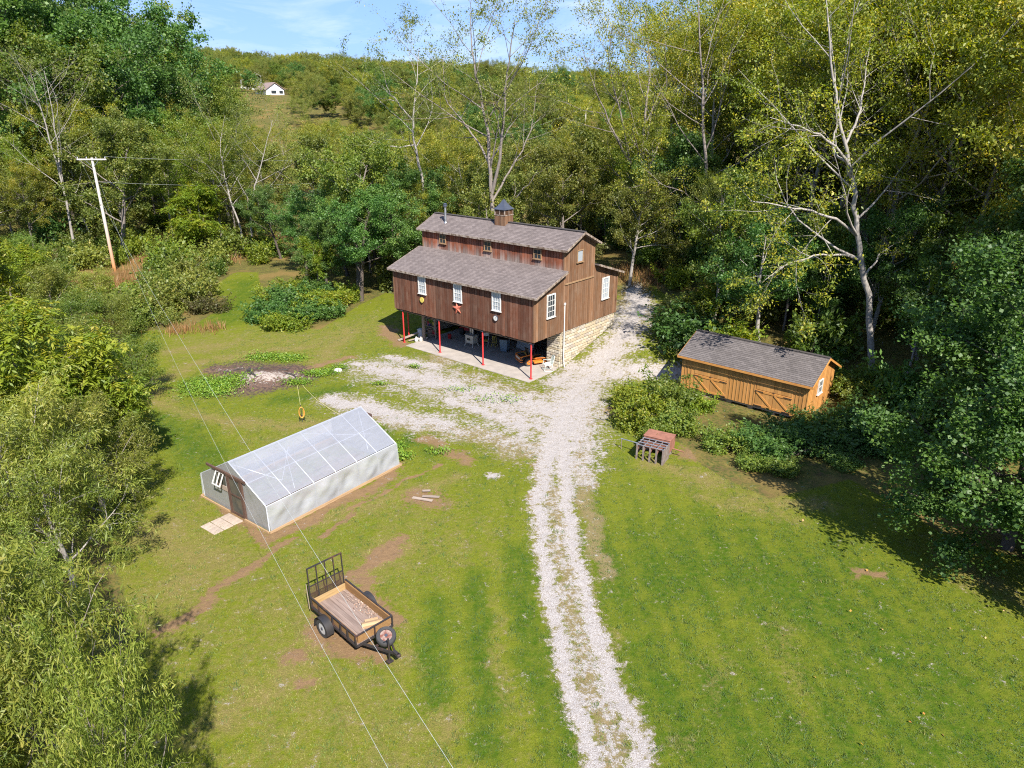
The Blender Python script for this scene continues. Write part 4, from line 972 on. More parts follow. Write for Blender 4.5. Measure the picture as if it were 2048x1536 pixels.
def film(name, fn, nu, nv, mat, amp, seed):
    """slack sheet: a fine grid with small folds"""
    r_ = np.random.default_rng(seed); u, v = np.meshgrid(np.linspace(0, 1, nu), np.linspace(0, 1, nv))
    P = np.array([fn(a, b) for a, b in zip(u.ravel(), v.ravel())]); ph = r_.uniform(0, 6, 6)
    e1 = np.array(fn(1, 0)) - np.array(fn(0, 0)); e2 = np.array(fn(0, 1)) - np.array(fn(0, 0)); nn = np.cross(e1, e2); nn /= np.linalg.norm(nn)
    w = (np.sin(u * 6 * math.pi + ph[0]) * .5 + np.sin(u * 23 + v * 5 + ph[1]) * .35 + np.sin(u * 41 - v * 9 + ph[2]) * .2) * np.sin(np.clip(v, 0, 1) * math.pi) * np.abs(np.sin(u * NR * math.pi))
    P = P + (w.ravel() * amp)[:, None] * nn
    i = np.arange(nu * nv).reshape(nv, nu); Fq = np.stack([i[:-1, :-1], i[:-1, 1:], i[1:, 1:], i[1:, :-1]], -1).reshape(-1, 4)
    return link(name, np_mesh(name, P, Fq, True), mat, GH)
film("roof_film", lambda u, v: (u * (GL + .06) - .03, .06 + v * (GW / 2 - .06), GE + .03 + v * (GR_ - GE + .0)), 61, 16, M_FILM, .02, 1)
film("roof_film", lambda u, v: (u * (GL + .06) - .03, GW - .06 - v * (GW / 2 - .06), GE + .03 + v * (GR_ - GE)), 61, 16, M_FILM, .012, 2)
film("side_film", lambda u, v: (u * (GL + .06) - .03, -.02 - .10 * (1 - v), .02 + v * (GE + .0)), 121, 22, M_FILMSIDE, .12, 3)
film("side_film", lambda u, v: (u * (GL + .06) - .03, GW + .02 + .1 * (1 - v), .02 + v * GE), 81, 14, M_FILMSIDE, .05, 4)
def end_panel(x, hole):
    V = []; Fq = []
    ys = [0, 1.55, 2.45, GW] if hole else [0, GW / 2, GW]
    def top(y): return GE + (GR_ - GE) * min(y, GW - y) / (GW / 2)
    m = MB()
    if hole:
        m.prism([(.02, .0), (1.55, .0), (1.55, top(1.55) - .02), (.02, GE)], 0, x - .012, x + .012)
        m.prism([(2.45, .0), (GW - .02, .0), (GW - .02, GE), (2.45, top(2.45) - .02)], 0, x - .012, x + .012)
        m.prism([(1.55, 1.82), (2.45, 1.82), (2.45, top(2.45) - .02), (2.3, GR_ - .02), (1.55, top(1.55) - .02)], 0, x - .011, x + .011)
    else: m.prism([(.02, 0), (GW - .02, 0), (GW - .02, GE), (GW / 2, GR_ - .02), (.02, GE)], 0, x - .012, x + .012)
    return m.build("end_panel", M_PANEL, GH)
end_panel(0.0, True); end_panel(GL, False)
dr = MB().b2((-.05, 1.56, .02), (-.02, 2.44, 1.8)).build("door", M_SCREEN, GH)
fr = MB(); fr.b2((-.09, 1.47, 0), (-.013, 1.555, 1.86)); fr.b2((-.09, 2.445, 0), (-.013, 2.51, 1.86)); fr.b2((-.075, 1.56, .02), (-.051, 1.64, 1.78)); fr.b2((-.075, 2.36, .02), (-.051, 2.44, 1.78)); fr.b2((-.075, 1.64, .9), (-.051, 2.36, .97)); fr.b2((-.075, 1.64, .02), (-.051, 2.36, .12)); fr.b2((-.075, 1.64, 1.68), (-.051, 2.36, 1.78))
fr.build("door_frame", M_DKWOOD, GH)
MB().beam((-.06, 1.2, 1.80), (-.06, 3.9, 1.83), .07, .10).build("header_beam", M_DKWOOD, GH)
wf = MB()
for y in (2.72, 2.98, 3.24): wf.beam((-.05, y, 1.72), (-.30, y, 1.22), .05, .03, (1, 0, 0))
wf.beam((-.05, 2.70, 1.72), (-.05, 3.26, 1.72), .05, .03); wf.beam((-.30, 2.70, 1.22), (-.30, 3.26, 1.22), .05, .03)
wf.build("window_sash", M_WHITE, GH)
MB().b2((-.03, 2.70, 1.15), (-.014, 3.26, 1.72)).build("window_opening", M_SCREEN, GH); MB().b2((-.05, 2.62, .92), (-.014, 3.34, 1.13)).build("sill_board", M_GREYWOOD, GH)
for y in (-.16, GW + .10): MB().beam((-.1, y, .03), (GL + .1, y, .03), .05, .12).build("base_board", M_WOOD, GH)
MB().beam((-.12, 2.6, .03), (-.12, GW + .1, .03), .05, .10).build("base_board", M_WOOD, GH); MB().beam((-.12, -.1, .03), (-.12, 1.5, .03), .05, .10).build("base_board", M_WOOD, GH)
MB().box((GL + .06, GW / 2 - .2, 1.9), (.10, .9, .5)).build("vent_box", M_DKWOOD, GH)
c0 = Vector((-9.62, 24.40)); lx = Vector((.60, .80)); ly = Vector((-.80, .60))
M_PAVER = simple("paving_slab_stone", (.40, .32, .26), (.31, .25, .20), rough=.9, rand=.12)
for k, (i, j_) in enumerate(((0, 0), (0, 1), (1, 0), (1, 1), (2, 0), (2, 1))):
    p = c0 + lx * (-.40 - .44 * i) + ly * (1.75 + .5 * j_)
    o = thing("paving_slab", "tan concrete paving slab laid before the greenhouse door", "slab", gz((p.x, p.y), -.01), math.atan2(.8, .6) + .03 * (k % 3 - 1), "slabs before the greenhouse door")
    MB().b2((-.205, -.235, 0), (.205, .235, .045)).build("slab", M_PAVER, o, bevel=.01)

# ------------------------------------------------------------------ utility trailer
TR = thing("utility_trailer", "black-framed utility trailer with plank deck, timber sides and mesh tail gate", "trailer", gz((-5.15, 18.69)), R(-45))
LX, WY, DZ, RZ_ = 1.31, .66, .50, .86
M_DECK = simple("weathered_deck_planks", (.27, .20, .165), (.185, .13, .105), rough=.9, scale=3, stretch=(.5, 6, 6), rand=.14)
M_SIDEB = simple("orange_brown_timber", (.27, .15, .058), (.20, .105, .042), rough=.7, scale=3, stretch=(.6, 6, 6))
M_NEWB = simple("new_pine_board", (.38, .255, .115), (.31, .20, .085), rough=.7, scale=3, stretch=(6, .6, 6))
M_FRAME = simple("rusty_black_frame", (.028, .024, .024), (.10, .045, .03), rough=.6, scale=5, lo=.5, hi=.75)
n = 9
for k in range(n):
    y0 = -WY + .03 + k * (2 * WY - .06) / n; MB().b2((-LX + .02, y0 + .004, DZ), (LX - .03, y0 + (2 * WY - .06) / n - .004, DZ + .035 + .004 * (k % 3))).build("deck_plank", M_DECK, TR)
fr = MB()
for sy in (-1, 1):
    y = sy * WY
    fr.beam((-LX, y, RZ_), (LX, y, RZ_), .05, .035); fr.beam((-LX, y, DZ - .03), (LX, y, DZ - .03), .05, .06)
    for x in (-LX + .02, -LX + .5, -.0, .45, .85, LX - .02): fr.b2((x - .02, y - .022 + sy * .012, DZ - .05), (x + .02, y + .022 + sy * .012, RZ_ - .018))
fr.beam((LX, -WY, RZ_ + .001), (LX, WY, RZ_ + .001), .05, .035); fr.beam((LX, -WY, DZ - .03), (LX, WY, DZ - .03), .05, .058); fr.b2((LX - .02, -.02, DZ - .03), (LX + .03, .02, RZ_)); fr.beam((-LX, -WY, DZ - .03), (-LX, WY, DZ - .03), .05, .058)
for x in (-.8, -.3, .2, .7): fr.b2((x - .025, -WY + .03, DZ - .07), (x + .025, WY - .03, DZ - .005))
fr.build("frame", M_FRAME, TR)
for sy in (-1, 1): MB().b2((-LX + .04, sy * (WY - .045) - .018, DZ + .045), (LX - .05, sy * (WY - .045) + .018, RZ_ - .02)).build("side_board", M_SIDEB, TR)
MB().b2((LX - .045, -WY + .07, DZ + .045), (LX - .012, WY - .07, RZ_ - .02)).build("front_board", M_SIDEB, TR)
MB().b2((-LX + .03, -WY + .07, DZ + .04), (-LX + .075, WY - .07, DZ + .26)).build("tail_board", M_NEWB, TR)
gt = MB(); gxx = -LX - .06
for y in np.linspace(-WY + .03, WY - .03, 5): gt.beam((gxx, y, DZ - .05), (gxx - .02, y, 1.88), .035, .035, (1, 0, 0))
gt.beam((gxx - .02, -WY + .01, 1.88), (gxx - .02, WY - .01, 1.88), .04, .04); gt.beam((gxx - .01, -WY + .03, 1.2), (gxx - .01, WY - .03, 1.2), .028, .028)
gt.beam((gxx, -WY + .01, DZ - .04), (gxx, WY - .01, DZ - .04), .04, .04); gt.build("tail_gate", M_FRAME, TR)
def mesh_mat():
    m, t = new_mat("expanded_mesh")
    tc = node(t, 'ShaderNodeTexCoord').outputs['Object']
    w = node(t, 'ShaderNodeTexWave', {'Vector': tc, 'Scale': 9.0}, bands_direction='Y').outputs['Fac']; w2 = node(t, 'ShaderNodeTexWave', {'Vector': tc, 'Scale': 9.0}, bands_direction='Z').outputs['Fac']
    a = mth(t, 'GREATER_THAN', mth(t, 'MAXIMUM', w, w2), .80)
    tr = node(t, 'ShaderNodeBsdfTransparent'); p = node(t, 'ShaderNodeBsdfPrincipled', {'Base Color': (.07, .035, .025), 'Roughness': .7})
    mx = node(t, 'ShaderNodeMixShader', {0: a, 1: tr.outputs[0], 2: p.outputs[0]}); o = node(t, 'ShaderNodeOutputMaterial'); t.links.new(mx.outputs[0], o.inputs['Surface']); return m
MB().b2((gxx - .012, -WY + .05, DZ), (gxx - .008, WY - .05, 1.18)).build("gate_mesh", mesh_mat(), TR)
M_RIMW = simple("white_wheel", (.52, .52, .52), (.40, .40, .41), rough=.4)
for sy in (-1, 1):
    wheel(TR, (-.30, sy * .82, .33), .33, .19, M_RUBBER, M_RIMW)
    fm = MB(); pr = [(.0, .40)]; V = []; Fq = []
    aa = np.linspace(-.12, math.pi + .12, 13)
    for a in aa: V += [(-.30 + .40 * math.cos(a), sy * .70, .33 + .40 * math.sin(a)), (-.30 + .40 * math.cos(a), sy * .95, .33 + .40 * math.sin(a)), (-.30 + .385 * math.cos(a), sy * .95, .33 + .385 * math.sin(a)), (-.30 + .385 * math.cos(a), sy * .70, .33 + .385 * math.sin(a))]
    for k in range(12): Fq += [tuple(k * 4 + i for i in (j, (j + 1) % 4)) + tuple(k * 4 + 4 + i for i in ((j + 1) % 4, j)) for j in range(4)]
    Fq += [(0, 1, 2, 3), (51, 50, 49, 48)]
    fm.add(V, Fq).build("mudguard", M_BLACK, TR, True)
MB().beam((-.3, -.8, .33), (-.3, .8, .33), .05, .05).build("axle", M_FRAME, TR)
tg = MB(); tip = (LX + 1.05, 0, .46)
for sy in (-1, 1): tg.beam((LX - .2, sy * .52, .44), tip, .05, .075)
tg.beam((LX + .35, -.27, .44), (LX + .35, .27, .44), .05, .05)
tg.build("drawbar", M_FRAME, TR)
cp = MB(); cp.b2((LX + .95, -.05, .43), (LX + 1.22, .05, .54)); cp.lathe([(.07, 0), (.07, .06), (.05, .09)], (LX + 1.2, 0, .45), 12); cp.build("coupler", M_FRAME, TR, bevel=.01)
jk = MB().tube([(LX + .85, -.09, .12), (LX + .85, -.09, .95)], .028, 10).build("jack_stand", M_FRAME, TR); MB().b2((LX + .76, -.18, .10), (LX + .94, 0, .125)).build("jack_foot", M_FRAME, jk); MB().tube([(LX + .85, -.09, .9), (LX + .85, -.22, .93)], .012, 6).build("crank", M_FRAME, jk)
M_RIMR = simple("rusty_cream_wheel", (.26, .19, .16), (.15, .05, .035), rough=.7, scale=9, lo=.4, hi=.6)
wheel(TR, (LX + .42, .12, .64), .31, .18, M_RUBBER, M_RIMR, "spare_wheel", RY(.35) @ RX(.15))
for sy in (-1, 1): MB().b2((-LX - .03, sy * .60 - .05, DZ - .16), (-LX + .02, sy * .60 + .05, DZ - .07)).build("tail_lamp", M_RED, TR)
ly_ = MB(); ly_.beam((-LX - .1, -WY - .03, .35), (-LX - .14, -WY - .03, 1.3), .02, .02, (1, 0, 0)); ly_.build("gate_latch", M_GREYWOOD, TR)
# block of wood in the trailer
q = Matrix.Rotation(R(-45), 4, 'Z') @ Vector((.90, .18, 0)); zt = H1(-5.15, 18.69)
lg = thing("wood_block", "split brown block of wood lying on the trailer deck", "wood block", (-5.15 + q.x, 18.69 + q.y, zt + DZ + .045), R(20))
MB().prism([(-.09, 0), (.09, 0), (.08, .12), (-.03, .15), (-.09, .08)], 0, -.32, .32).build("block", M_WOOD, lg)
MB().prism([(.10, 0), (.26, 0), (.22, .09), (.12, .07)], 0, -.2, .22).build("offcut", M_WOOD, lg)

# ------------------------------------------------------------------ rusty implement beside the brambles
M_RUST = simple("rusty_red_sheet", (.29, .125, .085), (.19, .08, .055), rough=.85, scale=4)
M_STEEL = simple("weathered_steel", (.24, .20, .19), (.15, .11, .095), rough=.6, scale=6)
RP = Vector((7.04, 29.95)); RU = Vector((-.862, .507)); RV = Vector((.507, .862))
IM = thing("rusty_implement", "rusty steel box implement with open slatted frame standing on the lawn", "implement", gz((RP.x, RP.y)), math.atan2(-RU.y, -RU.x))
# local x -1.3..0 (left to right), y 0..1.75 (away)
HB = .78
for x in np.linspace(-1.28, 0, 5): MB().b2((x - .035, -.02, 0), (x + .035, .06, HB)).build("post", M_STEEL, IM)
for x in np.linspace(-1.28, 0, 5): MB().b2((x - .02, .065, HB - .05), (x + .02, .86, HB - .005)).build("cross_bar", M_STEEL, IM)
for y in (0.0, .28, .56, .84): MB().tube([(-1.32, y, HB + .02), (.04, y, HB + .02)], .022, 8).build("top_rail", M_GALV, IM)
for x in np.linspace(-1.28, -.32, 4): MB().add([(x - .10, .07, HB - .06), (x + .10, .07, HB - .06), (x, .07, HB - .42), (x - .10, .09, HB - .06), (x + .10, .09, HB - .06), (x, .09, HB - .42)], [(0, 1, 2), (5, 4, 3), (0, 3, 4, 1), (1, 4, 5, 2), (2, 5, 3, 0)]).build("gusset", M_RUST, IM)
MB().b2((-1.30, .90, .22), (.02, 1.72, HB + .10)).build("box", M_RUST, IM, bevel=.03)
MB().b2((-1.32, .88, HB + .102), (.04, 1.74, HB + .13)).build("box_lid", M_RUST, IM, bevel=.008)
MB().b2((-.06, .06, .0), (.03, .88, HB - .06)).build("side_plate", M_STEEL, IM); MB().b2((-1.34, .06, .25), (-1.29, .88, HB - .06)).build("side_plate", M_BLACK, IM)
for x in (-1.2, -.08): MB().b2((x - .05, 1.2, 0), (x + .05, 1.5, .22)).build("foot", M_STEEL, IM)
MB().tube([(-1.30, .45, .62), (-2.35, .62, .58)], .028, 8).build("tow_pole", M_GALV, IM); MB().tube([(.02, 1.3, .35), (.62, 1.25, .33)], .03, 8).build("axle_stub", M_RUST, IM)
MB().tube([(-2.3, .6, .58), (-2.3, .6, 0)], .02, 6).build("prop", M_STEEL, IM)

# ------------------------------------------------------------------ utility poles and wires
def pole_mat():
    m, t = new_mat("pole_wood")
    tc = node(t, 'ShaderNodeTexCoord').outputs['Object']; z = node(t, 'ShaderNodeSeparateXYZ', {'Vector': tc}).outputs[2]
    n = noi(t, node(t, 'ShaderNodeMapping', {'Vector': tc, 'Scale': (8, 8, .5)}).outputs[0], 1.0, 5)
    c = mixc(t, rng_(t, mth(t, 'ADD', z, mth(t, 'MULTIPLY', n, 2.0)), 1.6, 6.5), (.46, .20, .075), (.52, .47, .42)); finish(t, c, .85, n, .3, .02, spec=.2); return m
M_POLE = pole_mat(); M_WIRE = simple("aluminium_wire", (.48, .50, .46), rough=.5, metal=.0)
M_INS = simple("grey_porcelain", (.4, .4, .42), rough=.3)
def utility_pole(x, y, hgt, label, arm_z, rz):
    o = thing("utility_pole", label, "utility pole", gz((x, y), -.1), rz)
    MB().tube([(0, 0, 0), (0, 0, hgt * .5), (0, 0, hgt + .1)], [.17, .145, .115], 14).build("shaft", M_POLE, o, True)
    a = MB().b2((-1.38, -.16, arm_z - .06), (1.38, -.05, arm_z + .06)).build("crossarm", M_POLE, o)
    for sx in (-1, 1):
        MB().beam((0, -.1, arm_z - .75), (sx * .62, -.10, arm_z - .06), .03, .02, (0, 1, 0)).build("arm_brace", M_GALV, o)
    for sx in (-1.3, -.45, .45, 1.3): MB().lathe([(.03, 0), (.055, .05), (.04, .09), (.055, .12), (.03, .17)], (sx, -.105, arm_z + .06), 10).build("insulator", M_INS, a, True)
    return o
utility_pole(-39.8, 71.0, 11.0, "tall pale utility pole with one crossarm in tan grass", 10.95, 0)
PB = (2.0, 2.6); utility_pole(PB[0], PB[1], 7.3, "shorter utility pole on the lawn under the wires", 6.6, -.5)
PC = at(1172, 214, 170); utility_pole(PC.x, PC.y, max(8.0, PC.z - H1(PC.x, PC.y)), "distant utility pole among the trees beyond the barn", max(7.8, PC.z - H1(PC.x, PC.y)) - .1, 0.3)
zp = H1(-39.8, 71)
def wire(p, q, sag, label, r_=.0036):
    t = np.linspace(0, 1, 60); p, q = Vector(p), Vector(q)
    pts = [p.lerp(q, a) - Vector((0, 0, 4 * sag * a * (1 - a))) for a in t]
    o = MB().tube(pts, r_, 5).build("overhead_wire", M_WIRE, None, True); o["physics"] = "hangs"; return tag(o, label, "wire")
wire((-39.4, 70.85, zp + 8.6), (1.52, 2.9, 6.0), 2.7, "lower wire running over the greenhouse from the tall pole")
wire((-40.95, 70.9, zp + 11.1), (2.24, 2.9, 6.67), 1.27, "upper wire crossing over the parked trailer from the tall pole")
wire((-38.5, 70.9, zp + 11.1), (PC.x - .4, PC.y, PC.z), 4.0, "upper wire crossing the far trees from the tall pole's arm", .009)
wire((-39.6, 71.15, zp + 8.75), (PC.x, PC.y, PC.z - 1.6), 5.0, "lower wire crossing the far trees from the tall pole", .009)

# orange hose on its stand, hose line over the grass
hp = G(605, 843)
hs = thing("hose_stand", "orange hose coil hung on a small black stand behind the greenhouse", "hose stand", gz(hp), .4)
MB().tube([(0, .04, -.02), (0, .04, .95)], .016, 8).build("stake", M_BLACK, hs)
for k in (-1, 0, 1): MB().tube([(0, .04, .35), (k * .16, .04 - .12 * (1 - abs(k)), 0)], .014, 6).build("leg", M_BLACK, hs)
M_HOSE = simple("orange_hose", (.62, .30, .06), (.50, .23, .05), rough=.5)
cl = MB()
for k in range(7):
    tt = np.linspace(0, 2 * math.pi, 20, endpoint=False); cl.tube([(.11 * math.cos(a) * (1 + .05 * k), -.02 - .012 * k, .55 + .30 * math.sin(a)) for a in tt], .016, 6, closed=True)
cl.build("coil", M_HOSE, hs, True)
def ground_line(name, pix, label, mat, r_=.012):
    P = [G(*p) for p in pix]; o = MB().tube([(p.x, p.y, p.z + r_ + .03) for p in P], r_, 6).build(name, mat, None, True); return tag(o, label, "rope")
M_CORD = simple("pale_yellow_cord", (.60, .55, .22), rough=.6)
ground_line("yellow_rope", [(591, 752), (596, 780), (601, 812), (604, 840)], "pale yellow cord lying from the burn pile to the orange hose", M_CORD)
ground_line("yellow_rope", [(592, 752), (610, 778), (632, 800), (660, 820), (684, 834)], "pale yellow cord curving towards the back of the greenhouse", M_CORD)

# ------------------------------------------------------------------ burn pile, boards, stone
M_CHAR = simple("charred_wood", (.018, .016, .015), (.07, .06, .055), rough=.95, scale=8)
r_ = random.Random(4)
for k, (px, py, l, rz, tilt) in enumerate(((503, 757, .75, 1.9, -.30), (496, 753, .7, 1.4, -.35), (509, 762, .6, 2.4, -.2), (578, 753, .9, -.5, -.05), (566, 745, .7, .2, -.04), (590, 756, .6, -.9, -.05), (478, 740, .7, .4, -.03), (455, 745, .6, 2.8, -.04), (520, 740, .8, .1, -.05))):
    p = G(px, py); z = p.z + .45 * math.exp(-(((p.x - ph.x) / 1.5) ** 2 + ((p.y - ph.y) / 1.3) ** 2))
    o = thing("charred_log", "charred log lying in the cold burn pile", "log", (p.x, p.y, z - .03), rz, "charred logs of the burn pile")
    m = MB(); pts = [Vector((l * (i / 5 - .5), r_.uniform(-.03, .03), .04 + r_.uniform(-.02, .02) + (i / 5) * l * math.sin(-tilt))) for i in range(6)]
    m.tube(pts, [.04, .06, .05, .065, .05, .02], 8); m.tube([pts[3], pts[3] + Vector((.12, .16, .06))], [.03, .012], 6); m.build("wood", M_CHAR, o, True)
for k, (px, py, l, rz) in enumerate(((845, 1000, .95, -.35), (862, 996, .75, -.1), (853, 985, .35, .1))):
    o = thing("old_board", "grey weathered board lying on the round bare patch", "board", gz(G(px, py), .0), R(0) + rz, "boards on the bare patch")
    MB().box((0, 0, .04 + .03 * k), (l, .16 - .02 * k, .03), M=RY(.03 * (k - 1))).build("board", M_GREYWOOD, o)
def rock(p, s, label, seed):
    import bmesh
    bm = bmesh.new(); bmesh.ops.create_icosphere(bm, subdivisions=2, radius=1); rr = random.Random(seed)
    for v in bm.verts: v.co = Vector((v.co.x * s, v.co.y * s * .75, max(-.1, v.co.z) * s * .6)) * rr.uniform(.85, 1.12)
    me = bpy.data.meshes.new("rock"); bm.to_mesh(me); bm.free(); o = link("rock", me, M_ROCK); o.location = gz(p, 0.01); return tag(o, label, "rock")
M_ROCK = simple("pale_rock", (.58, .55, .52), (.42, .39, .36), rough=.9)
rock(G(676, 742), .28, "pale rock at the edge of the weeds by the burn pile", 2)
rock(G(1372, 808), .2, "small pale rock in the bare soil beside the brambles", 3)

# ------------------------------------------------------------------ houses on the far slope
M_HSID = simple("white_siding", (.78, .78, .80), (.70, .70, .72), rough=.6)
M_HROOF = simple("brown_far_roof", (.26, .19, .17), (.20, .145, .13), rough=.9)
M_TIN = simple("pale_tin_roof", (.42, .40, .40), (.28, .26, .26), rough=.5)
def house(px, py, Y, wd, ln, eave, ridge, rz, roofm, label, name="house"):
    p = at(px, py, Y); o = thing(name, label, "house", (p.x, p.y, p.z), rz)
    MB().prism([(-wd / 2, -4), (wd / 2, -4), (wd / 2, eave), (0, ridge), (-wd / 2, eave)], 1, 0, ln).build("wall", M_HSID, o)
    for s in (-1, 1):
        rf = MB().add([(s * (wd / 2 + .5), -.5, eave - .28), (s * (wd / 2 + .5), ln + .5, eave - .28), (0, ln + .5, ridge + .12), (0, -.5, ridge + .12), (s * (wd / 2 + .5), -.5, eave - .1), (s * (wd / 2 + .5), ln + .5, eave - .1), (0, ln + .5, ridge + .3), (0, -.5, ridge + .3)], [(0, 1, 2, 3), (7, 6, 5, 4), (0, 4, 5, 1), (2, 6, 7, 3), (0, 3, 7, 4), (1, 5, 6, 2)]).build("roof", roofm, o)
    for x, w_ in ((-wd * .08, wd * .28), (wd * .33, wd * .2)):
        f_ = MB().b2((x - w_ / 2 - .12, -.10, .35), (x + w_ / 2 + .12, -.004, eave - .25)).build("window", M_WHITE, o); MB().b2((x - w_ / 2, -.14, .5), (x + w_ / 2, -.101, eave - .4)).build("pane", M_GLASS, f_)
    for y in (ln * .3, ln * .7): 
        f_ = MB().b2((-wd / 2 - .1, y - .8, .6), (-wd / 2 - .004, y + .8, eave - .5)).build("window", M_WHITE, o); MB().b2((-wd / 2 - .14, y - .65, .75), (-wd / 2 - .101, y + .65, eave - .65)).build("pane", M_GLASS, f_)
    return o
house(551, 190, 280, 6.6, 11, 1.9, 4.0, R(38), M_HROOF, "white gabled house with brown roof on the far slope")
house(512, 160, 352, 5.5, 9, 2.0, 4.0, R(50), M_TIN, "pale tin-roofed building half hidden above the white house")
# ------------------------------------------------------------------ plants
def leaf_mat(name, ramp, trans=.46, hue=.014, val=.18, rough=.55):
    m, t = new_mat(name)
    v = attr(t, 'v'); rnd = node(t, 'ShaderNodeObjectInfo').outputs['Random']
    cr = node(t, 'ShaderNodeValToRGB', {'Fac': v}); e = cr.color_ramp.elements
    e[0].position, e[0].color = 0, (*ramp[0], 1); e[1].position, e[1].color = 1, (*ramp[-1], 1)
    for i, c in enumerate(ramp[1:-1]): k = e.new((i + 1) / (len(ramp) - 1)); k.color = (*c, 1)
    r2 = mth(t, 'FRACT', mth(t, 'MULTIPLY', rnd, 7.31))
    c = node(t, 'ShaderNodeHueSaturation', {'Color': cr.outputs[0], 'Hue': rng_(t, rnd, 0, 1, .5 - hue, .5 + hue), 'Value': rng_(t, r2, 0, 1, 1 - val, 1 + val)}).outputs[0]
    pd = node(t, 'ShaderNodeBsdfDiffuse', {'Color': c}); pg = node(t, 'ShaderNodeBsdfGlossy', {'Color': (.95, .97, .95), 'Roughness': rough})
    p = node(t, 'ShaderNodeMixShader', {0: .05, 1: pd.outputs[0], 2: pg.outputs[0]})
    tc = node(t, 'ShaderNodeHueSaturation', {'Color': c, 'Saturation': 1.1, 'Value': 1.25}).outputs[0]
    tl = node(t, 'ShaderNodeBsdfTranslucent', {'Color': tc})
    mx = node(t, 'ShaderNodeMixShader', {0: trans, 1: p.outputs[0], 2: tl.outputs[0]})
    o = node(t, 'ShaderNodeOutputMaterial'); t.links.new(mx.outputs[0], o.inputs['Surface']); return m
LM = dict(
    dark=leaf_mat("leaf_dark_green", [(0.046, 0.102, 0.022), (0.077, 0.156, 0.029), (0.118, 0.210, 0.036), (0.174, 0.258, 0.048)]),
    maple=leaf_mat("leaf_maple_green", [(.042, .100, .020), (.070, .150, .026), (.100, .195, .032), (.165, .255, .045)]),
    mid=leaf_mat("leaf_mid_green", [(0.068, 0.122, 0.017), (0.116, 0.177, 0.022), (0.171, 0.226, 0.027), (0.262, 0.268, 0.037)]),
    olive=leaf_mat("leaf_olive", [(0.085, 0.119, 0.022), (0.144, 0.175, 0.027), (0.206, 0.225, 0.035), (0.319, 0.269, 0.056)]),
    yellow=leaf_mat("leaf_yellow_green", [(0.094, 0.138, 0.015), (0.181, 0.219, 0.020), (0.294, 0.294, 0.025), (0.500, 0.375, 0.037)]),
    bright=leaf_mat("leaf_bright_green", [(0.101, 0.168, 0.013), (0.168, 0.241, 0.017), (0.246, 0.297, 0.020), (0.392, 0.336, 0.028)]),
    willow=leaf_mat("leaf_willow", [(.105, .155, .022), (.175, .220, .030), (.255, .285, .040), (.39, .355, .08)], trans=.45),
    brown=leaf_mat("leaf_russet", [(.085, .075, .026), (.125, .11, .032), (.10, .125, .025), (.17, .15, .04)]))
BARK = simple("bark_grey", (.25, .215, .19), (.13, .105, .09), rough=.95, scale=3, stretch=(6, 6, .8), bump=.4)
BARK_P = simple("bark_pale", (.36, .33, .295), (.19, .165, .145), rough=.95, scale=3, stretch=(5, 5, .7), bump=.4)
BARK_D = simple("bark_dark", (.11, .085, .07), (.06, .048, .04), rough=.95, scale=3, stretch=(6, 6, .8), bump=.4)

def unit(v): return v / (np.linalg.norm(v) + 1e-9)
def grow(rng, p, d, Ln, r, lvl, S, out):
    nseg = (9, 6, 4, 3)[lvl]; pts = [np.array(p, float)]; d = unit(np.array(d, float))
    for i in range(nseg):
        d = unit(d + rng.normal(0, S['wob'][lvl], 3) + np.array([0, 0, S['up'][lvl]])); pts.append(pts[-1] + d * Ln / nseg)
    pts = np.array(pts); tt = np.linspace(0, 1, nseg + 1); rad = r * (1 - (.86 if lvl else .80) * tt)
    out.append((pts, rad, lvl)); sprout(rng, pts, rad, Ln, lvl, S, out)
def sprout(rng, pts, rad, Ln, lvl, S, out):
    if lvl >= len(S['k']): return
    k = S['k'][lvl]; n = len(pts) - 1; az0 = rng.uniform(0, 6.3)
    for j in range(k):
        t = S['t0'][lvl] + (1 - S['t0'][lvl]) * (j + rng.random() * .8) / k; t = min(t, .985)
        i = min(int(t * n), n - 1); f = t * n - i; pos = pts[i] * (1 - f) + pts[i + 1] * f; rr = rad[i] * (1 - f) + rad[i + 1] * f
        d = unit(pts[i + 1] - pts[i]); a = np.cross(d, [0, 0, 1]) if abs(d[2]) < .95 else np.cross(d, [1, 0, 0]); a = unit(a); b = np.cross(d, a)
        az = az0 + j * 2.4 + rng.normal(0, .3); ang = S['ang'][lvl] + rng.normal(0, .16)
        cd = d * math.cos(ang) + (a * math.cos(az) + b * math.sin(az)) * math.sin(ang)
        if lvl == 0:
            s = (t - S['t0'][0]) / (1 - S['t0'][0]); shape = S.get('shape', lambda s: .45 + .75 * math.sin(math.pi * min(1, .18 + .78 * s)))(s)
        else: shape = 1.15 - .6 * t
        grow(rng, pos, cd, Ln * S['ln'][lvl] * shape * rng.uniform(.8, 1.2), min(rr * S.get('rr', .55), rad[0] * .5), lvl + 1, S, out)
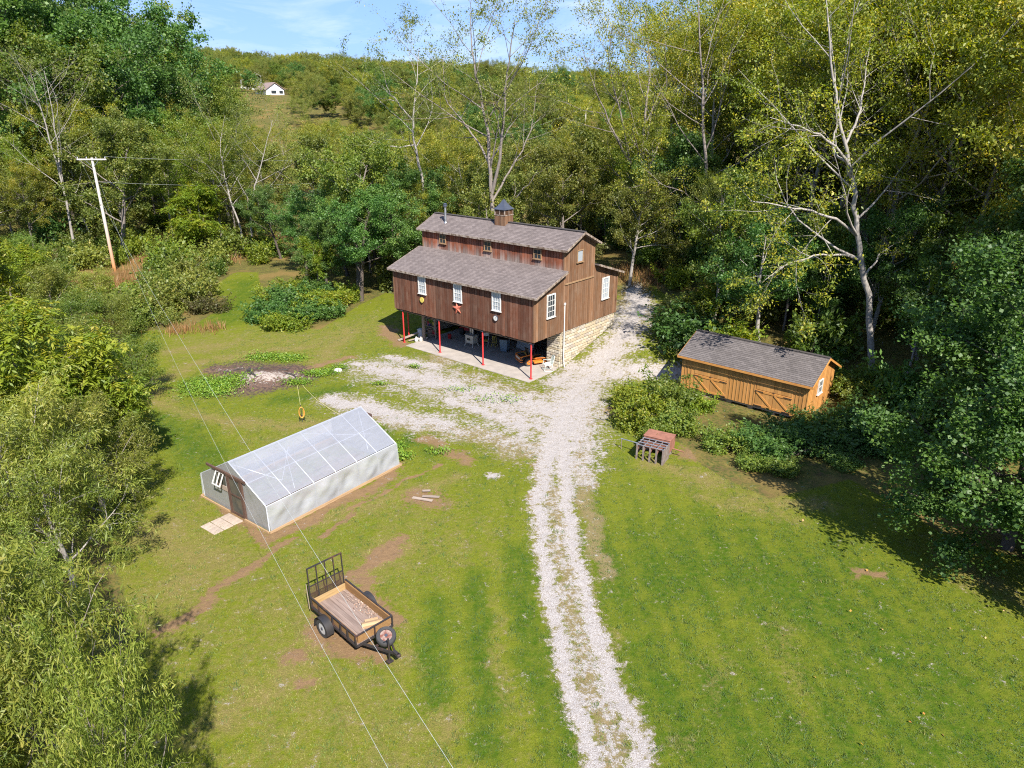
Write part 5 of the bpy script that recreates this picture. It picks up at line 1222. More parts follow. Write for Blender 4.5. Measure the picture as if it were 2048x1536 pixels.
def tubes_np(br, maxlvl=2, sides=(8, 5, 4, 3)):
    VV, FF, o = [], [], 0
    for pts, rad, lvl in br:
        if lvl > maxlvl: continue
        n = sides[lvl]; k = len(pts)
        d = np.gradient(pts, axis=0); d /= np.linalg.norm(d, axis=1)[:, None] + 1e-9
        ref = np.array([0, 0, 1.]) if abs(d[0][2]) < .9 else np.array([1., 0, 0])
        x = np.cross(d, ref); x /= np.linalg.norm(x, axis=1)[:, None] + 1e-9; y = np.cross(d, x)
        th = np.arange(n) * 2 * math.pi / n
        V = pts[:, None] + (x[:, None] * np.cos(th)[None, :, None] + y[:, None] * np.sin(th)[None, :, None]) * rad[:, None, None]
        i = np.arange(k * n).reshape(k, n); q = np.stack([i[:-1], np.roll(i[:-1], -1, 1), np.roll(i[1:], -1, 1), i[1:]], -1).reshape(-1, 4)
        VV.append(V.reshape(-1, 3)); FF.append(q + o); o += k * n
    return np.concatenate(VV), np.concatenate(FF)
def leaf_quads(rng, P, size, aspect, droop=.2, flat=.8, axis=None, v=None):
    n = len(P)
    ax = rng.normal(0, 1, (n, 3)) if axis is None else axis + rng.normal(0, .35, (n, 3))
    ax[:, 2] -= droop; ax /= np.linalg.norm(ax, axis=1)[:, None]
    nr = rng.normal(0, 1, (n, 3)); nr[:, 2] += flat * 2
    sd = np.cross(ax, nr); sd /= np.linalg.norm(sd, axis=1)[:, None] + 1e-9
    s = (size * np.clip(rng.lognormal(-.05, .36, n), .4, 1.6))[:, None]
    up = np.cross(sd, ax) * s * .06
    V = np.stack([P, P + ax * s * .45 + sd * s * aspect * .5 + up, P + ax * s, P + ax * s * .45 - sd * s * aspect * .5 + up], 1).reshape(-1, 3)
    F = np.arange(4 * n).reshape(n, 4)
    vv = rng.random(n) if v is None else v
    return V, F, np.repeat(vv, 4)
def leaf_points(rng, br, n, spread, minlvl=2):
    seg0, seg1, W, cid = [], [], [], []
    for c, (pts, rad, lvl) in enumerate(br):
        if lvl < minlvl: continue
        for i in range(len(pts) - 1):
            if lvl == minlvl and i < 1: continue
            seg0.append(pts[i]); seg1.append(pts[i + 1]); W.append(np.linalg.norm(pts[i + 1] - pts[i])); cid.append(c)
    seg0, seg1, W = np.array(seg0), np.array(seg1), np.array(W); W = W * rng.lognormal(0, .8, len(br))[np.array(cid)]; k = rng.choice(len(W), n, p=W / W.sum()); f = rng.random((n, 1))
    P = seg0[k] * (1 - f) + seg1[k] * f + rng.normal(0, spread, (n, 3)) * np.array([1, 1, .75])
    tone = rng.random(len(br))[np.array(cid)[k]]
    d = seg1[k] - seg0[k]; d /= np.linalg.norm(d, axis=1)[:, None] + 1e-9
    return P, tone, d
def plant_meshes(name, seed, Hh, r0, S, stems=None):
    rng = np.random.default_rng(seed); br = []
    if stems is None: grow(rng, (0, 0, -.15), (rng.normal(0, .05), rng.normal(0, .05), 1), Hh * S.get('trunk', .92), r0, 0, S, br)
    else:
        for pts, ra, rb, kk in stems:
            pts = np.array(pts, float); nn = max(6, len(pts) * 3)
            t = np.linspace(0, 1, len(pts)); tt = np.linspace(0, 1, nn); P = np.stack([np.interp(tt, t, pts[:, i]) for i in range(3)], 1)
            P = P + rng.normal(0, .05, P.shape) * np.sin(tt * math.pi)[:, None]; rad = ra + (rb - ra) * tt; br.append((P, rad, 0))
            S2 = dict(S); S2['k'] = (kk,) + tuple(S['k'][1:]); sprout(rng, P, rad, np.linalg.norm(np.diff(P, axis=0), axis=1).sum(), 0, S2, br)
    V, F = tubes_np(br, S.get('lv', 2)); tm = np_mesh(name + "_trunk", V, F, True)
    P, tone, d = leaf_points(rng, br, S['n'], S['spread'], S.get('minlvl', 2))
    P[:, 2] = np.maximum(P[:, 2], S.get('floor', .3))
    if S.get('pinnate'):
        n = len(P); ax = d * .3 + rng.normal(0, .6, (n, 3)); ax[:, 2] -= .25; ax /= np.linalg.norm(ax, axis=1)[:, None]
        nr = rng.normal(0, .35, (n, 3)); nr[:, 2] += 1; sd = np.cross(ax, nr); sd /= np.linalg.norm(sd, axis=1)[:, None]
        L_ = rng.uniform(.6, 1.2, n) * S['s']; PP, AX, VVv = [], [], []; vv = np.clip(.55 * tone + .45 * rng.random(n), 0, 1)
        for j in range(6):
            for sg_ in (-1, 1): PP.append(P + ax * (L_ * (.15 + .15 * j))[:, None] - np.array([0, 0, 1]) * (L_ * .035 * j * j * .3)[:, None]); AX.append(sd * sg_ + ax * .45 - np.array([0, 0, .3])); VVv.append(vv)
        LV, LF, lv = leaf_quads(rng, np.concatenate(PP), S['s'] * .28, .34, .15, 1.2, np.concatenate(AX) * 2, np.concatenate(VVv))
    else:
        LV, LF, lv = leaf_quads(rng, P, S['s'], S['asp'], S.get('droop', .2), S.get('flat', .8), v=np.clip(.5 * tone + .5 * rng.random(len(P)), 0, 1))
    return tm, np_mesh(name + "_crown", LV, LF, False, {'v': lv})
BASE = dict(wob=(.06, .11, .16, .2), up=(.03, .05, .04, .0), ang=(.95, .8, .75), t0=(.3, .25, .2), ln=(.42, .5, .5), rr=.5)
SPEC = dict(
    oak=dict(BASE, k=(14, 6, 4), n=32000, s=.185, asp=.74, spread=.27),
    locust=dict(BASE, k=(12, 6, 4), t0=(.36, .25, .2), ang=(.8, .75, .7), n=30000, s=.155, asp=.5, spread=.27, droop=.5),
    sparse=dict(BASE, k=(11, 6, 4), t0=(.3, .25, .2), ang=(.7, .7, .7), up=(.02, .06, .03, 0), n=9000, s=.16, asp=.48, spread=.22, lv=3, droop=.4),
    young=dict(BASE, k=(13, 5, 3), t0=(.22, .2, .2), ang=(.8, .7, .7), ln=(.28, .5, .5), n=14000, s=.175, asp=.62, spread=.25))
PROTO = {}
def proto(key, species, Hh, r0, seeds):
    for s in seeds: PROTO.setdefault(key, []).append((plant_meshes(key, s, Hh, r0, SPEC[species]), Hh))
proto('oak', 'oak', 15, .30, (1, 2, 3)); proto('locust', 'locust', 17, .22, (4, 5, 6)); proto('sparse', 'sparse', 17, .22, (7, 8)); proto('young', 'young', 11, .12, (9, 10))
def with_mat(me, mat, nm, parent):
    """object on shared mesh data with its own material"""
    if not me.materials: me.materials.append(mat)
    c = bpy.data.objects.new(nm, me); COL.objects.link(c); c.parent = parent
    c.material_slots[0].link = 'OBJECT'; c.material_slots[0].material = mat
    return c
def tree(name, label, x, y, Hh, key, lm, bark, rng, group=None, cat="tree", wide=1.0, dz=-.05):
    (tm, cm), H0 = PROTO[key][rng.integers(len(PROTO[key]))]
    o = thing(name, label, cat, gz((x, y), dz), rng.uniform(0, 6.28), group); s = Hh / H0; o.scale = (s * wide, s * wide, s)
    for nm, me, m in (("trunk", tm, bark), ("crown", cm, LM[lm])):
        with_mat(me, m, nm, o)
    return o
LANDMARKS = [("behind the golden shed", 14.5, 41.5), ("at the bend of the drive", 10.5, 62.0), ("above the dark maples", 25.0, 38.0), ("uphill of the straight reddish trunk", 17.5, 62.0), ("high on the right-hand slope", 36.0, 70.0),
    ("near the forked pale tree", 29.0, 50.0), ("beyond the top of the drive", 13.0, 80.0), ("behind the cupola", -1.5, 66.0), ("behind the barn's rear roof", 3.0, 60.0), ("behind the barn's stove flue", -10.0, 72.0), ("past the bent grey tree", -9.5, 90.0),
    ("down the valley beyond the barn", 2.0, 120.0), ("on the valley side below the white house", -38.0, 125.0), ("near the two leaning trees", -29.0, 86.0), ("close to the tall pole", -44.0, 78.0), ("beyond the tall pole", -46.0, 100.0),
    ("near the half-bare twin trunks", -58.0, 80.0), ("on the slope under the skyline oaks", -75.0, 105.0), ("beside the skyline oaks", -95.0, 130.0), ("on the far flank below the white house", -60.0, 150.0)]
COLOUR = dict(dark="dark green", maple="deep green", mid="mid green", olive="olive", yellow="yellow-green", bright="bright green", willow="olive-green", brown="russet")
def tree_label(key, lm, bark, Hh, x, y):
    size = "towering" if Hh > 16 else "tall" if Hh > 11.5 else "middling" if Hh > 8 else "low"
    kind = {'oak': "round-crowned tree", 'locust': "airy tree", 'young': "slender tree", 'sparse': "half-bare tree"}[key]
    where = min(LANDMARKS, key=lambda L: math.hypot(L[1] - x, L[2] - y))[0]
    return "%s %s %s with %s trunk %s" % (size, COLOUR[lm], kind, "pale" if bark is BARK_P else "grey", where)
def px_of(x, y, z):
    v = Vector((x, y, z - CAM_H)); c, s = math.cos(PITCH), math.sin(PITCH); d = v.y * c - v.z * s
    return 1024 + FPX * v.x / d, 768 - FPX * (v.y * s + v.z * c) / d
def z_at_row(x, y, row):
    lo, hi = -20.0, 80.0
    for _ in range(30):
        m_ = (lo + hi) / 2
        if px_of(x, y, m_)[1] > row: lo = m_
        else: hi = m_
    return lo
SKYLINE = np.array([(-300, -60), (230, -40), (300, 10), (345, 60), (385, 120), (420, 200), (470, 222), (600, 218), (700, 205), (760, 235), (1000, 240), (1170, 240), (1200, 170), (1235, 60), (1290, -20), (1400, -60), (2400, -90)], float)
def top_row(px): return np.interp(px, SKYLINE[:, 0], SKYLINE[:, 1])
def scatter(poly, spacing, seed, nmax, keep=None):
    rng = np.random.default_rng(seed); P = np.array([p[:2] for p in poly]); lo, hi = P.min(0), P.max(0); pts = []
    cand = lo + rng.random((nmax * 30, 2)) * (hi - lo); ins = polygon_dist(cand[:, 0], cand[:, 1], poly) > 0
    for c in cand[ins]:
        sp = spacing(c) if callable(spacing) else spacing
        if all((c[0] - q[0]) ** 2 + (c[1] - q[1]) ** 2 > sp * sp for q in pts) and (keep is None or keep(c)):
            pts.append(c)
            if len(pts) >= nmax: break
    return pts
def in_view(c, m=140):
    px, py = px_of(c[0], c[1], H1(*c) + 5); return -m < px < 2048 + m
# ---- the wood right of the barn
woodR = [xy(G(1292, 535)), xy(G(1345, 628)), (11.2, 44.2), (13.0, 42.6), (19.5, 38.6), xy(G(1810, 850)), xy(G(1880, 985)), xy(G(2046, 1100)), (34, 22), (64, 46), (70, 100), (30, 112), (8, 84)]
rng = np.random.default_rng(21)
for c in scatter(woodR, lambda c: 2.35 + .03 * max(0, c[1] - 40), 31, 150, lambda c: in_view(c) and polygon_dist(np.array([c[0]]), np.array([c[1]]), woodR)[0] > 1.6):
    px, py = px_of(c[0], c[1], H1(*c) + 8); e = polygon_dist(np.array([c[0]]), np.array([c[1]]), woodR)[0]
    u = rng.random()
    if e < 8: key, lm = (('young', 'dark') if u < .3 else ('young', 'mid') if u < .62 else ('oak', 'maple') if u < .78 else ('locust', 'bright') if u < .88 else ('locust', 'olive')); Hh = rng.uniform(6, 11)
    elif u < .64: key, lm, Hh = 'locust', ('yellow' if rng.random() < .85 else 'bright'), rng.uniform(15, 22)
    elif u < .78: key, lm, Hh = 'oak', ('dark' if rng.random() < .6 else 'mid'), rng.uniform(11, 16)
    elif u < .9: key, lm, Hh = 'sparse', 'yellow', rng.uniform(15, 21)
    else: key, lm, Hh = 'young', 'mid', rng.uniform(8, 12)
    Hh = min(Hh, max(5, z_at_row(c[0], c[1], top_row(px) + rng.uniform(0, 60)) - H1(*c)))
    bk = BARK if rng.random() < .6 else BARK_P
    tree({'oak': 'broadleaf_tree', 'locust': 'locust_tree', 'young': 'young_tree', 'sparse': 'thin_tree'}[key], tree_label(key, lm, bk, Hh, c[0], c[1]), c[0], c[1], Hh, key, lm, bk, rng, 'trees of the surrounding woods')

# ---- behind the barn and down the valley
woodC = [xy(from_ab(-13, 13)), xy(from_ab(-2, 15)), xy(from_ab(6, 17)), (9, 82), (26, 112), (40, 150), (-52, 150), (-36, 100), (-24, 84), (-16, 66), (-13, 60)]
rng = np.random.default_rng(22)
for c in scatter(woodC, lambda c: 2.8 + .03 * max(0, c[1] - 55), 32, 95, in_view):
    px, py = px_of(c[0], c[1], H1(*c) + 8); u = rng.random()
    key, lm = (('young', 'olive') if u < .30 else ('locust', 'yellow') if u < .55 else ('oak', 'olive') if u < .70 else ('oak', 'mid') if u < .78 else ('sparse', 'yellow') if u < .90 else ('young', 'bright'))
    Hh = min(rng.uniform(7, 13), max(3.5, z_at_row(c[0], c[1], top_row(px) + rng.uniform(0, 70)) - H1(*c)))
    bk = BARK if rng.random() < .7 else BARK_P
    tree({'oak': 'broadleaf_tree', 'locust': 'locust_tree', 'young': 'young_tree', 'sparse': 'thin_tree'}[key], tree_label(key, lm, bk, Hh, c[0], c[1]), c[0], c[1], Hh, key, lm, bk, rng, 'trees of the surrounding woods')
# dark trees close behind the barn's left end
for k, (px, py, Y, Hh, wd) in enumerate(((720, 560, 60, 8.5, 1.15), (655, 575, 63, 6.0, 1.1), (780, 500, 63, 9.0, 1.1), (610, 520, 70, 7.0, 1.1), (845, 470, 66, 9.5, 1.1), (690, 480, 70, 9.0, 1.1), (745, 440, 74, 10.0, 1.1), (560, 500, 78, 7, 1.1))):
    p = at(px, py, Y); tree("dark_tree", "%s dense dark green tree close by the barn's far end" % ("tall" if Hh >= 9.5 else "middling" if Hh > 8 else "low"), p.x, p.y, Hh, 'oak', 'dark', BARK_D, rng, "dark trees by the barn's far end", wide=wd)
# ---- the wood on the left slope
woodL = [(-30, 84), (-36, 100), (-52, 150), (-70, 190), (-150, 170), (-140, 90), (-92, 74), (-64, 70), (-46, 76)]
rng = np.random.default_rng(23)
for c in scatter(woodL, lambda c: 3.2 + .035 * max(0, c[1] - 75), 33, 110, in_view):
    px, py = px_of(c[0], c[1], H1(*c) + 8); u = rng.random()
    if px < 400 and c[1] > 105: key, lm = ('oak', 'dark' if u < .6 else 'mid'); Hh = rng.uniform(13, 20)
    else:
        key, lm = (('oak', 'mid') if u < .24 else ('oak', 'olive') if u < .38 else ('locust', 'bright') if u < .56 else ('locust', 'yellow') if u < .72 else ('young', 'olive') if u < .86 else ('sparse', 'yellow')); Hh = rng.uniform(8, 14)
    Hh = min(Hh, max(3.5, z_at_row(c[0], c[1], top_row(px) + rng.uniform(0, 50)) - H1(*c)))
    bk = BARK if rng.random() < .6 else BARK_P
    tree({'oak': 'broadleaf_tree', 'locust': 'locust_tree', 'young': 'young_tree', 'sparse': 'thin_tree'}[key], tree_label(key, lm, bk, Hh, c[0], c[1]), c[0], c[1], Hh, key, lm, bk, rng, 'trees of the surrounding woods', wide=1.1 if key == 'oak' else 1)
# the big oaks on the skyline at the far left
for k, (px, row, Y) in enumerate(((60, -20, 100), (170, -30, 108), (285, 5, 112), (345, 55, 118), (10, -40, 92), (230, 60, 96), (120, 80, 88))):
    p = at(px, 300, Y); Hh = max(10, z_at_row(p.x, p.y, row) - H1(p.x, p.y))
    tree("oak_tree", "huge %s oak %s on the left slope" % ("dark green" if k % 3 else "mid green", ["at the wood's outer end", "standing tallest", "at the open end of the ridge", "where the ridge drops to the valley", "farthest up the ridge", "below the ridge end", "below the ridge crest"][k]), p.x, p.y, min(Hh, 27), 'oak', 'dark' if k % 3 else 'mid', BARK_D, rng, "oaks on the left skyline", wide=1.0)

# ---- far slope: woods that read as one mass
def far_wood():
    rng = np.random.default_rng(40); pts = []
    tries = rng.random((3600, 2)) * np.array([520, 430]) + np.array([-330, 150])
    for x, y in tries:
        px, _ = px_of(x, y, H1(x, y) + 5)
        if not (-60 < px < 1330): continue
        hx, hy = at(551, 190, 280).x, 280
        pxh = px_of(x, y, H1(x, y))[0]
        if abs(pxh - 532) < 60 and y < 284 and px_of(x, y, H1(x, y) + 12.5)[1] < 196: continue
        if abs(x - hx) < 12 and abs(y - hy) < 16: continue
        pts.append((x, y, H1(x, y) - .3))
    P = np.array(pts); me = bpy.data.meshes.new("far_wood"); me.from_pydata(P.tolist(), [], [])
    o = link("far_wood", me, None); tag(o, "distant mixed wood covering the far hillside", "wood", None, "stuff")
    ng = bpy.data.node_groups.new("far_wood_nodes", 'GeometryNodeTree')
    ng.interface.new_socket("Geometry", in_out='INPUT', socket_type='NodeSocketGeometry'); ng.interface.new_socket("Geometry", in_out='OUTPUT', socket_type='NodeSocketGeometry')
    gi = ng.nodes.new('NodeGroupInput'); go = ng.nodes.new('NodeGroupOutput'); jn = ng.nodes.new('GeometryNodeJoinGeometry')
    kinds = [('oak', 'mid'), ('oak', 'olive'), ('locust', 'yellow'), ('oak', 'dark'), ('young', 'olive'), ('locust', 'olive')]
    src = {}
    for ob in bpy.data.objects:
        if ob.name.startswith('crown') and ob.type == 'MESH': src.setdefault((ob.data.name.split('_crown')[0], ob.material_slots[0].material.name), ob)
    for i, (k, lm) in enumerate(kinds):
        ob = src.get((k, LM[lm].name))
        if ob is None: continue
        rv = ng.nodes.new('FunctionNodeRandomValue'); rv.data_type = 'INT'; rv.inputs[4].default_value = 0; rv.inputs[5].default_value = len(kinds) - 1; rv.inputs['Seed'].default_value = 3
        cm = ng.nodes.new('FunctionNodeCompare'); cm.data_type = 'INT'; cm.operation = 'EQUAL'; ng.links.new(rv.outputs[2], cm.inputs[2]); cm.inputs[3].default_value = i
        oi = ng.nodes.new('GeometryNodeObjectInfo'); oi.inputs['Object'].default_value = ob; oi.transform_space = 'ORIGINAL'; oi.inputs['As Instance'].default_value = True
        ip = ng.nodes.new('GeometryNodeInstanceOnPoints'); ng.links.new(gi.outputs[0], ip.inputs['Points']); ng.links.new(cm.outputs[0], ip.inputs['Selection']); ng.links.new(oi.outputs['Geometry'], ip.inputs['Instance'])
        rr = ng.nodes.new('FunctionNodeRandomValue'); rr.data_type = 'FLOAT_VECTOR'; rr.inputs[0].default_value = (0, 0, 0); rr.inputs[1].default_value = (0, 0, 6.28); rr.inputs['Seed'].default_value = 5 + i; ng.links.new(rr.outputs[0], ip.inputs['Rotation'])
        sc = ng.nodes.new('FunctionNodeRandomValue'); sc.data_type = 'FLOAT'; sc.inputs[2].default_value = .42; sc.inputs[3].default_value = .80; sc.inputs['Seed'].default_value = 9 + i; ng.links.new(sc.outputs[1], ip.inputs['Scale'])
        ng.links.new(ip.outputs[0], jn.inputs[0])
    ng.links.new(jn.outputs[0], go.inputs[0])
    md = o.modifiers.new("plants", 'NODES'); md.node_group = ng
far_wood()

# ---- trees that can be picked out one by one
def specimen(name, label, base, stems, S, lm, bark, seed, cat="tree"):
    """stems: polylines as (pixel x, pixel y, metres ahead of the base) with start and end radius and side-branch count"""
    o = thing(name, label, cat, tuple(base)); st_ = []
    for pix, ra, rb, kk in stems:
        st_.append(([tuple(at(px, py, base[1] + dy) - Vector(base)) for px, py, dy in pix], ra * .74, rb * .6, kk))
    tm, cm = plant_meshes(name, seed, 10, .3, S, st_)
    link("trunk", tm, bark, o); link("crown", cm, LM[lm], o); return o
SP = dict(BASE, k=(8, 5, 4), t0=(.3, .3, .2), ang=(.85, .75, .7), ln=(.38, .5, .5), n=20000, s=.145, asp=.48, spread=.19, lv=3, droop=.4, floor=3)
b = Vector((at(1746, 735, 39.9).x, 39.9, 0)); b.z = H1(b.x, b.y) - .1
bx_ = px_of(b.x, b.y, b.z)
specimen("walnut_tree", "tall pale-trunked tree with bare sweeping limbs behind the shed's right end", b,
    [([(bx_[0], bx_[1], 0), (1742, 690, 0), (1738, 600, .2), (1722, 520, .5), (1712, 440, .6), (1706, 360, .6), (1690, 290, .8), (1672, 200, 1.0), (1660, 90, 1.2), (1650, -30, 1.5)], .30, .05, 10),
     ([(1706, 360, .6), (1690, 310, 0), (1640, 270, -.8), (1590, 250, -1.4), (1540, 235, -1.8)], .13, .03, 7),
     ([(1712, 470, .6), (1680, 440, -.5), (1620, 420, -1.6), (1560, 410, -2.3), (1500, 402, -2.8)], .13, .03, 8),
     ([(1722, 520, .5), (1680, 508, -.6), (1630, 510, -1.6), (1570, 530, -2.4), (1530, 560, -2.8)], .10, .02, 9),
     ([(1730, 550, .5), (1760, 510, 1.0), (1785, 490, 1.4)], .09, .03, 4),
     ([(1690, 290, .8), (1715, 240, 1.2), (1730, 170, 1.8), (1740, 80, 2.2)], .11, .03, 7),
     ([(1700, 330, .7), (1660, 300, 1.8), (1690, 200, 2.4), (1700, 100, 3.0)], .10, .03, 7)], SP, 'yellow', BARK_P, 51)
b = Vector((at(1276, 538, 63).x, 63, 0)); b.z = H1(b.x, b.y) - .1; q = px_of(*b)
specimen("pale_limbed_tree", "tall many-stemmed tree with thin yellowing leaves at the bend of the drive", b,
    [([(q[0], q[1], 0), (1272, 480, 0), (1275, 400, .3), (1280, 330, .4), (1290, 240, .6), (1300, 130, 1), (1290, 20, 1.5)], .34, .05, 9),
     ([(1275, 400, .3), (1262, 330, -.5), (1225, 260, -1.2), (1195, 190, -1.6), (1165, 100, -2)], .18, .03, 9),
     ([(1262, 330, -.5), (1240, 220, -.8), (1215, 130, -1.2), (1225, 50, -1.8)], .13, .03, 9),
     ([(1276, 380, .3), (1315, 300, 1), (1335, 200, 1.6), (1330, 80, 2)], .16, .03, 9),
     ([(1273, 440, .0), (1320, 395, -.8), (1370, 370, -1.6), (1400, 365, -2)], .10, .02, 8)], dict(SP, n=18000), 'yellow', BARK, 52)
b = Vector((at(1410, 500, 56).x, 56, 0)); b.z = H1(b.x, b.y) - .1; q = px_of(*b)
specimen("straight_tree", "straight tall tree with reddish-grey trunk among the right-hand wood", b,
    [([(q[0], q[1], 0), (1410, 450, 0), (1412, 350, .1), (1410, 260, .2), (1405, 170, .4), (1398, 60, .6), (1395, -40, .8)], .24, .05, 14),
     ([(1410, 420, 0), (1370, 385, -.8), (1310, 362, -1.6), (1265, 375, -2.2)], .09, .02, 9), ([(1410, 440, 0), (1350, 425, -1), (1290, 470, -1.8)], .07, .015, 9)], dict(SP, n=10000), 'yellow', BARK, 53)
b = Vector((at(1900, 510, 47).x, 47, 0)); b.z = H1(b.x, b.y) - .1; q = px_of(*b)
specimen("forked_tree", "forked pale tree rising through the wood above the dark maple", b,
    [([(q[0], q[1], 0), (1898, 480, 0), (1895, 400, .2), (1890, 320, .4), (1882, 240, .5), (1870, 120, 1), (1865, -30, 1.4)], .22, .05, 12),
     ([(1890, 440, .1), (1870, 400, -.4), (1850, 350, -.8), (1830, 270, -1.1), (1810, 150, -1.5), (1800, 0, -2)], .14, .04, 11),
     ([(1950, 470, .6), (1968, 390, .8), (1978, 300, 1), (2000, 200, 1.2), (2020, 60, 1.4)], .14, .04, 9)], dict(SP, n=17000), 'yellow', BARK_P, 54)
b = Vector((at(985, 400, 60).x, 60, 0)); b.z = H1(b.x, b.y) - .1; q = px_of(*b)
specimen("crown_tree", "tall many-stemmed tree with thin crown against the sky behind the cupola", b,
    [([(q[0], q[1], 0), (985, 420, 0), (982, 350, 0), (975, 270, .3), (960, 190, .6), (945, 110, 1), (940, 20, 1.4)], .30, .04, 10),
     ([(983, 390, 0), (998, 330, -.4), (1008, 250, -.8), (1010, 180, -1), (1020, 110, -1.4), (1030, 40, -1.8)], .20, .04, 10),
     ([(980, 330, 0), (960, 290, .8), (925, 240, 1.4), (890, 200, 2), (885, 110, 2.4)], .13, .03, 9),
     ([(986, 400, 0), (1015, 350, .6), (1045, 300, 1.2), (1065, 250, 1.6), (1075, 160, 2)], .13, .03, 9),
     ([(988, 430, 0), (1030, 395, -.8), (1060, 365, -1.4), (1075, 340, -1.8)], .10, .02, 3)], dict(SP, n=18000, floor=4), 'olive', BARK, 55)
b = Vector((at(848, 372, 68).x, 68, 0)); b.z = H1(b.x, b.y) - .1; q = px_of(*b)
specimen("bent_tree", "bent grey tree with few leaves behind the barn's left roof end", b,
    [([(q[0], q[1], 0), (848, 370, 0), (835, 320, 0), (825, 270, .2), (828, 210, .4), (835, 150, .8), (838, 95, 1)], .22, .03, 8),
     ([(825, 240, .2), (795, 205, -.5), (775, 180, -1), (765, 130, -1.4)], .12, .02, 7), ([(828, 290, .1), (790, 295, -.8), (750, 280, -1.4), (735, 300, -1.8)], .08, .02, 6)], dict(SP, n=7000), 'mid', BARK_P, 56)
b = Vector((at(145, 470, 78).x, 78, 0)); b.z = H1(b.x, b.y) - .1; q = px_of(*b)
specimen("bare_tree", "pale half-bare tree with twin trunks left of the tall pole", b,
    [([(q[0], q[1], 0), (142, 460, 0), (128, 380, 0), (115, 300, .4), (105, 220, .6), (88, 140, 1)], .22, .03, 10), ([(128, 380, 0), (100, 280, -.6), (75, 200, -1), (60, 140, -1.6)], .14, .03, 10)], dict(SP, n=3500), 'olive', BARK_P, 57)
for k, (pp, lab) in enumerate(((((480, 448), (460, 400), (445, 330), (440, 290), (450, 230)), "leaning bare-trunked tree right of the tall pole"), (((500, 440), (505, 390), (520, 340), (530, 300), (545, 240)), "pale leaning tree with olive crown right of the tall pole"))):
    b = Vector((at(pp[0][0], pp[0][1], 80).x, 80, 0)); b.z = H1(b.x, b.y) - .1; q = px_of(*b)
    specimen("leaning_tree", lab, b, [([(q[0], q[1], 0)] + [(x_, y_, .2 * i) for i, (x_, y_) in enumerate(pp)], .17, .03, 10)], dict(SP, n=9000, spread=.3), 'olive', BARK_P, 58 + k)

# ---- near trees: the maple at the right edge, willow and walnut at the left edge
SPEC['maple'] = dict(BASE, k=(20, 7, 4), t0=(.06, .2, .15), ang=(1.15, .85, .75), up=(.03, .01, -.01, -.02), ln=(.50, .48, .48), n=100000, s=.115, asp=.95, spread=.26, flat=1.6, droop=.35, minlvl=2, floor=.25, shape=lambda s: 1.02 * math.sqrt(max(0.05, 1 - (s * .92) ** 2)) + .12)
SPEC['willow'] = dict(BASE, k=(12, 7, 5), t0=(.12, .15, .15), ang=(.75, .7, .7), up=(.02, .03, -.03, -.12), ln=(.55, .5, .5), n=24000, s=.16, asp=.19, spread=.15, droop=.6, flat=.2, lv=3, floor=.1)
SPEC['pinnate'] = dict(BASE, k=(11, 6, 3), t0=(.2, .2, .2), ang=(.85, .75, .7), ln=(.45, .5, .5), n=2600, s=.62, asp=.3, spread=.18, pinnate=True, floor=.5)
SPEC['feather'] = dict(BASE, k=(14, 6, 4), t0=(.05, .15, .15), ang=(.8, .7, .7), up=(.05, .05, 0, -.06), ln=(.5, .5, .5), n=16000, s=.17, asp=.2, spread=.2, droop=.3, flat=.2, floor=.1)
proto('maple', 'maple', 10.5, .24, (61,)); proto('willow', 'willow', 6.0, .13, (62, 63)); proto('pinnate', 'pinnate', 7.0, .14, (64, 65)); proto('feather', 'feather', 5.0, .10, (66,))
rng = np.random.default_rng(70)
for (x, y, Hh, lab, wd) in ((18.9, 23.2, 10.2, "large dark green maple sweeping to the grass at the lawn's right edge", 1.0), (23.5, 19.8, 9.5, "maple overhanging the lawn beyond the large dark maple", 1.0), (26.0, 32.0, 11.5, "tall maple standing behind the large dark maple", 1.0), (25.0, 14.5, 9.0, "maple on the lawn's right border, past the overhanging maple", 1.0)):
    tree("maple_tree", lab, x, y, Hh, 'maple', 'maple', BARK_D, rng, wide=wd)
for (x, y, Hh, lab) in ((29.5, 20.5, 21, "tall tree at the lawn's right border, outermost"), (29.0, 26.5, 22, "tall tree at the lawn's right border beside the maples")):
    tree("border_tree", lab, x, y, Hh, 'sparse', 'mid', BARK, rng)
WL = ("leaning over the lawn's bottom corner", "with long bare twigs above the bottom thicket", "low in the bottom thicket", "half way along the lawn's left edge", "with pale trunk opposite the greenhouse", "with twin pale stems opposite the greenhouse", "standing nearest the feathered-leaf trees", "behind the bottom thicket", "small and dense at the lawn's left edge", "slim and upright over the bottom corner", "slim and low in the bottom corner")
for k, (x, y, Hh, wd) in enumerate(((-10.7, 11.4, 6.8, .68), (-11.2, 9.6, 6.6, .72), (-9.8, 7.6, 5.2, .72), (-13.4, 14.0, 6.2, .8), (-15.2, 20.6, 5.4, .9), (-17.4, 21.5, 6.6, .95), (-16.0, 24.5, 5.0, .95), (-12.5, 10.5, 7.0, .9), (-13.4, 16.6, 4.2, .85), (-7.6, 9.7, 6.6, .42), (-7.0, 7.8, 5.6, .5))):
    tree("willow_tree", "narrow-leaved willow " + WL[k], x, y, Hh, 'willow', 'willow', BARK_P if k in (4, 5) else BARK, rng, "willows along the lawn's left edge", wide=wd)
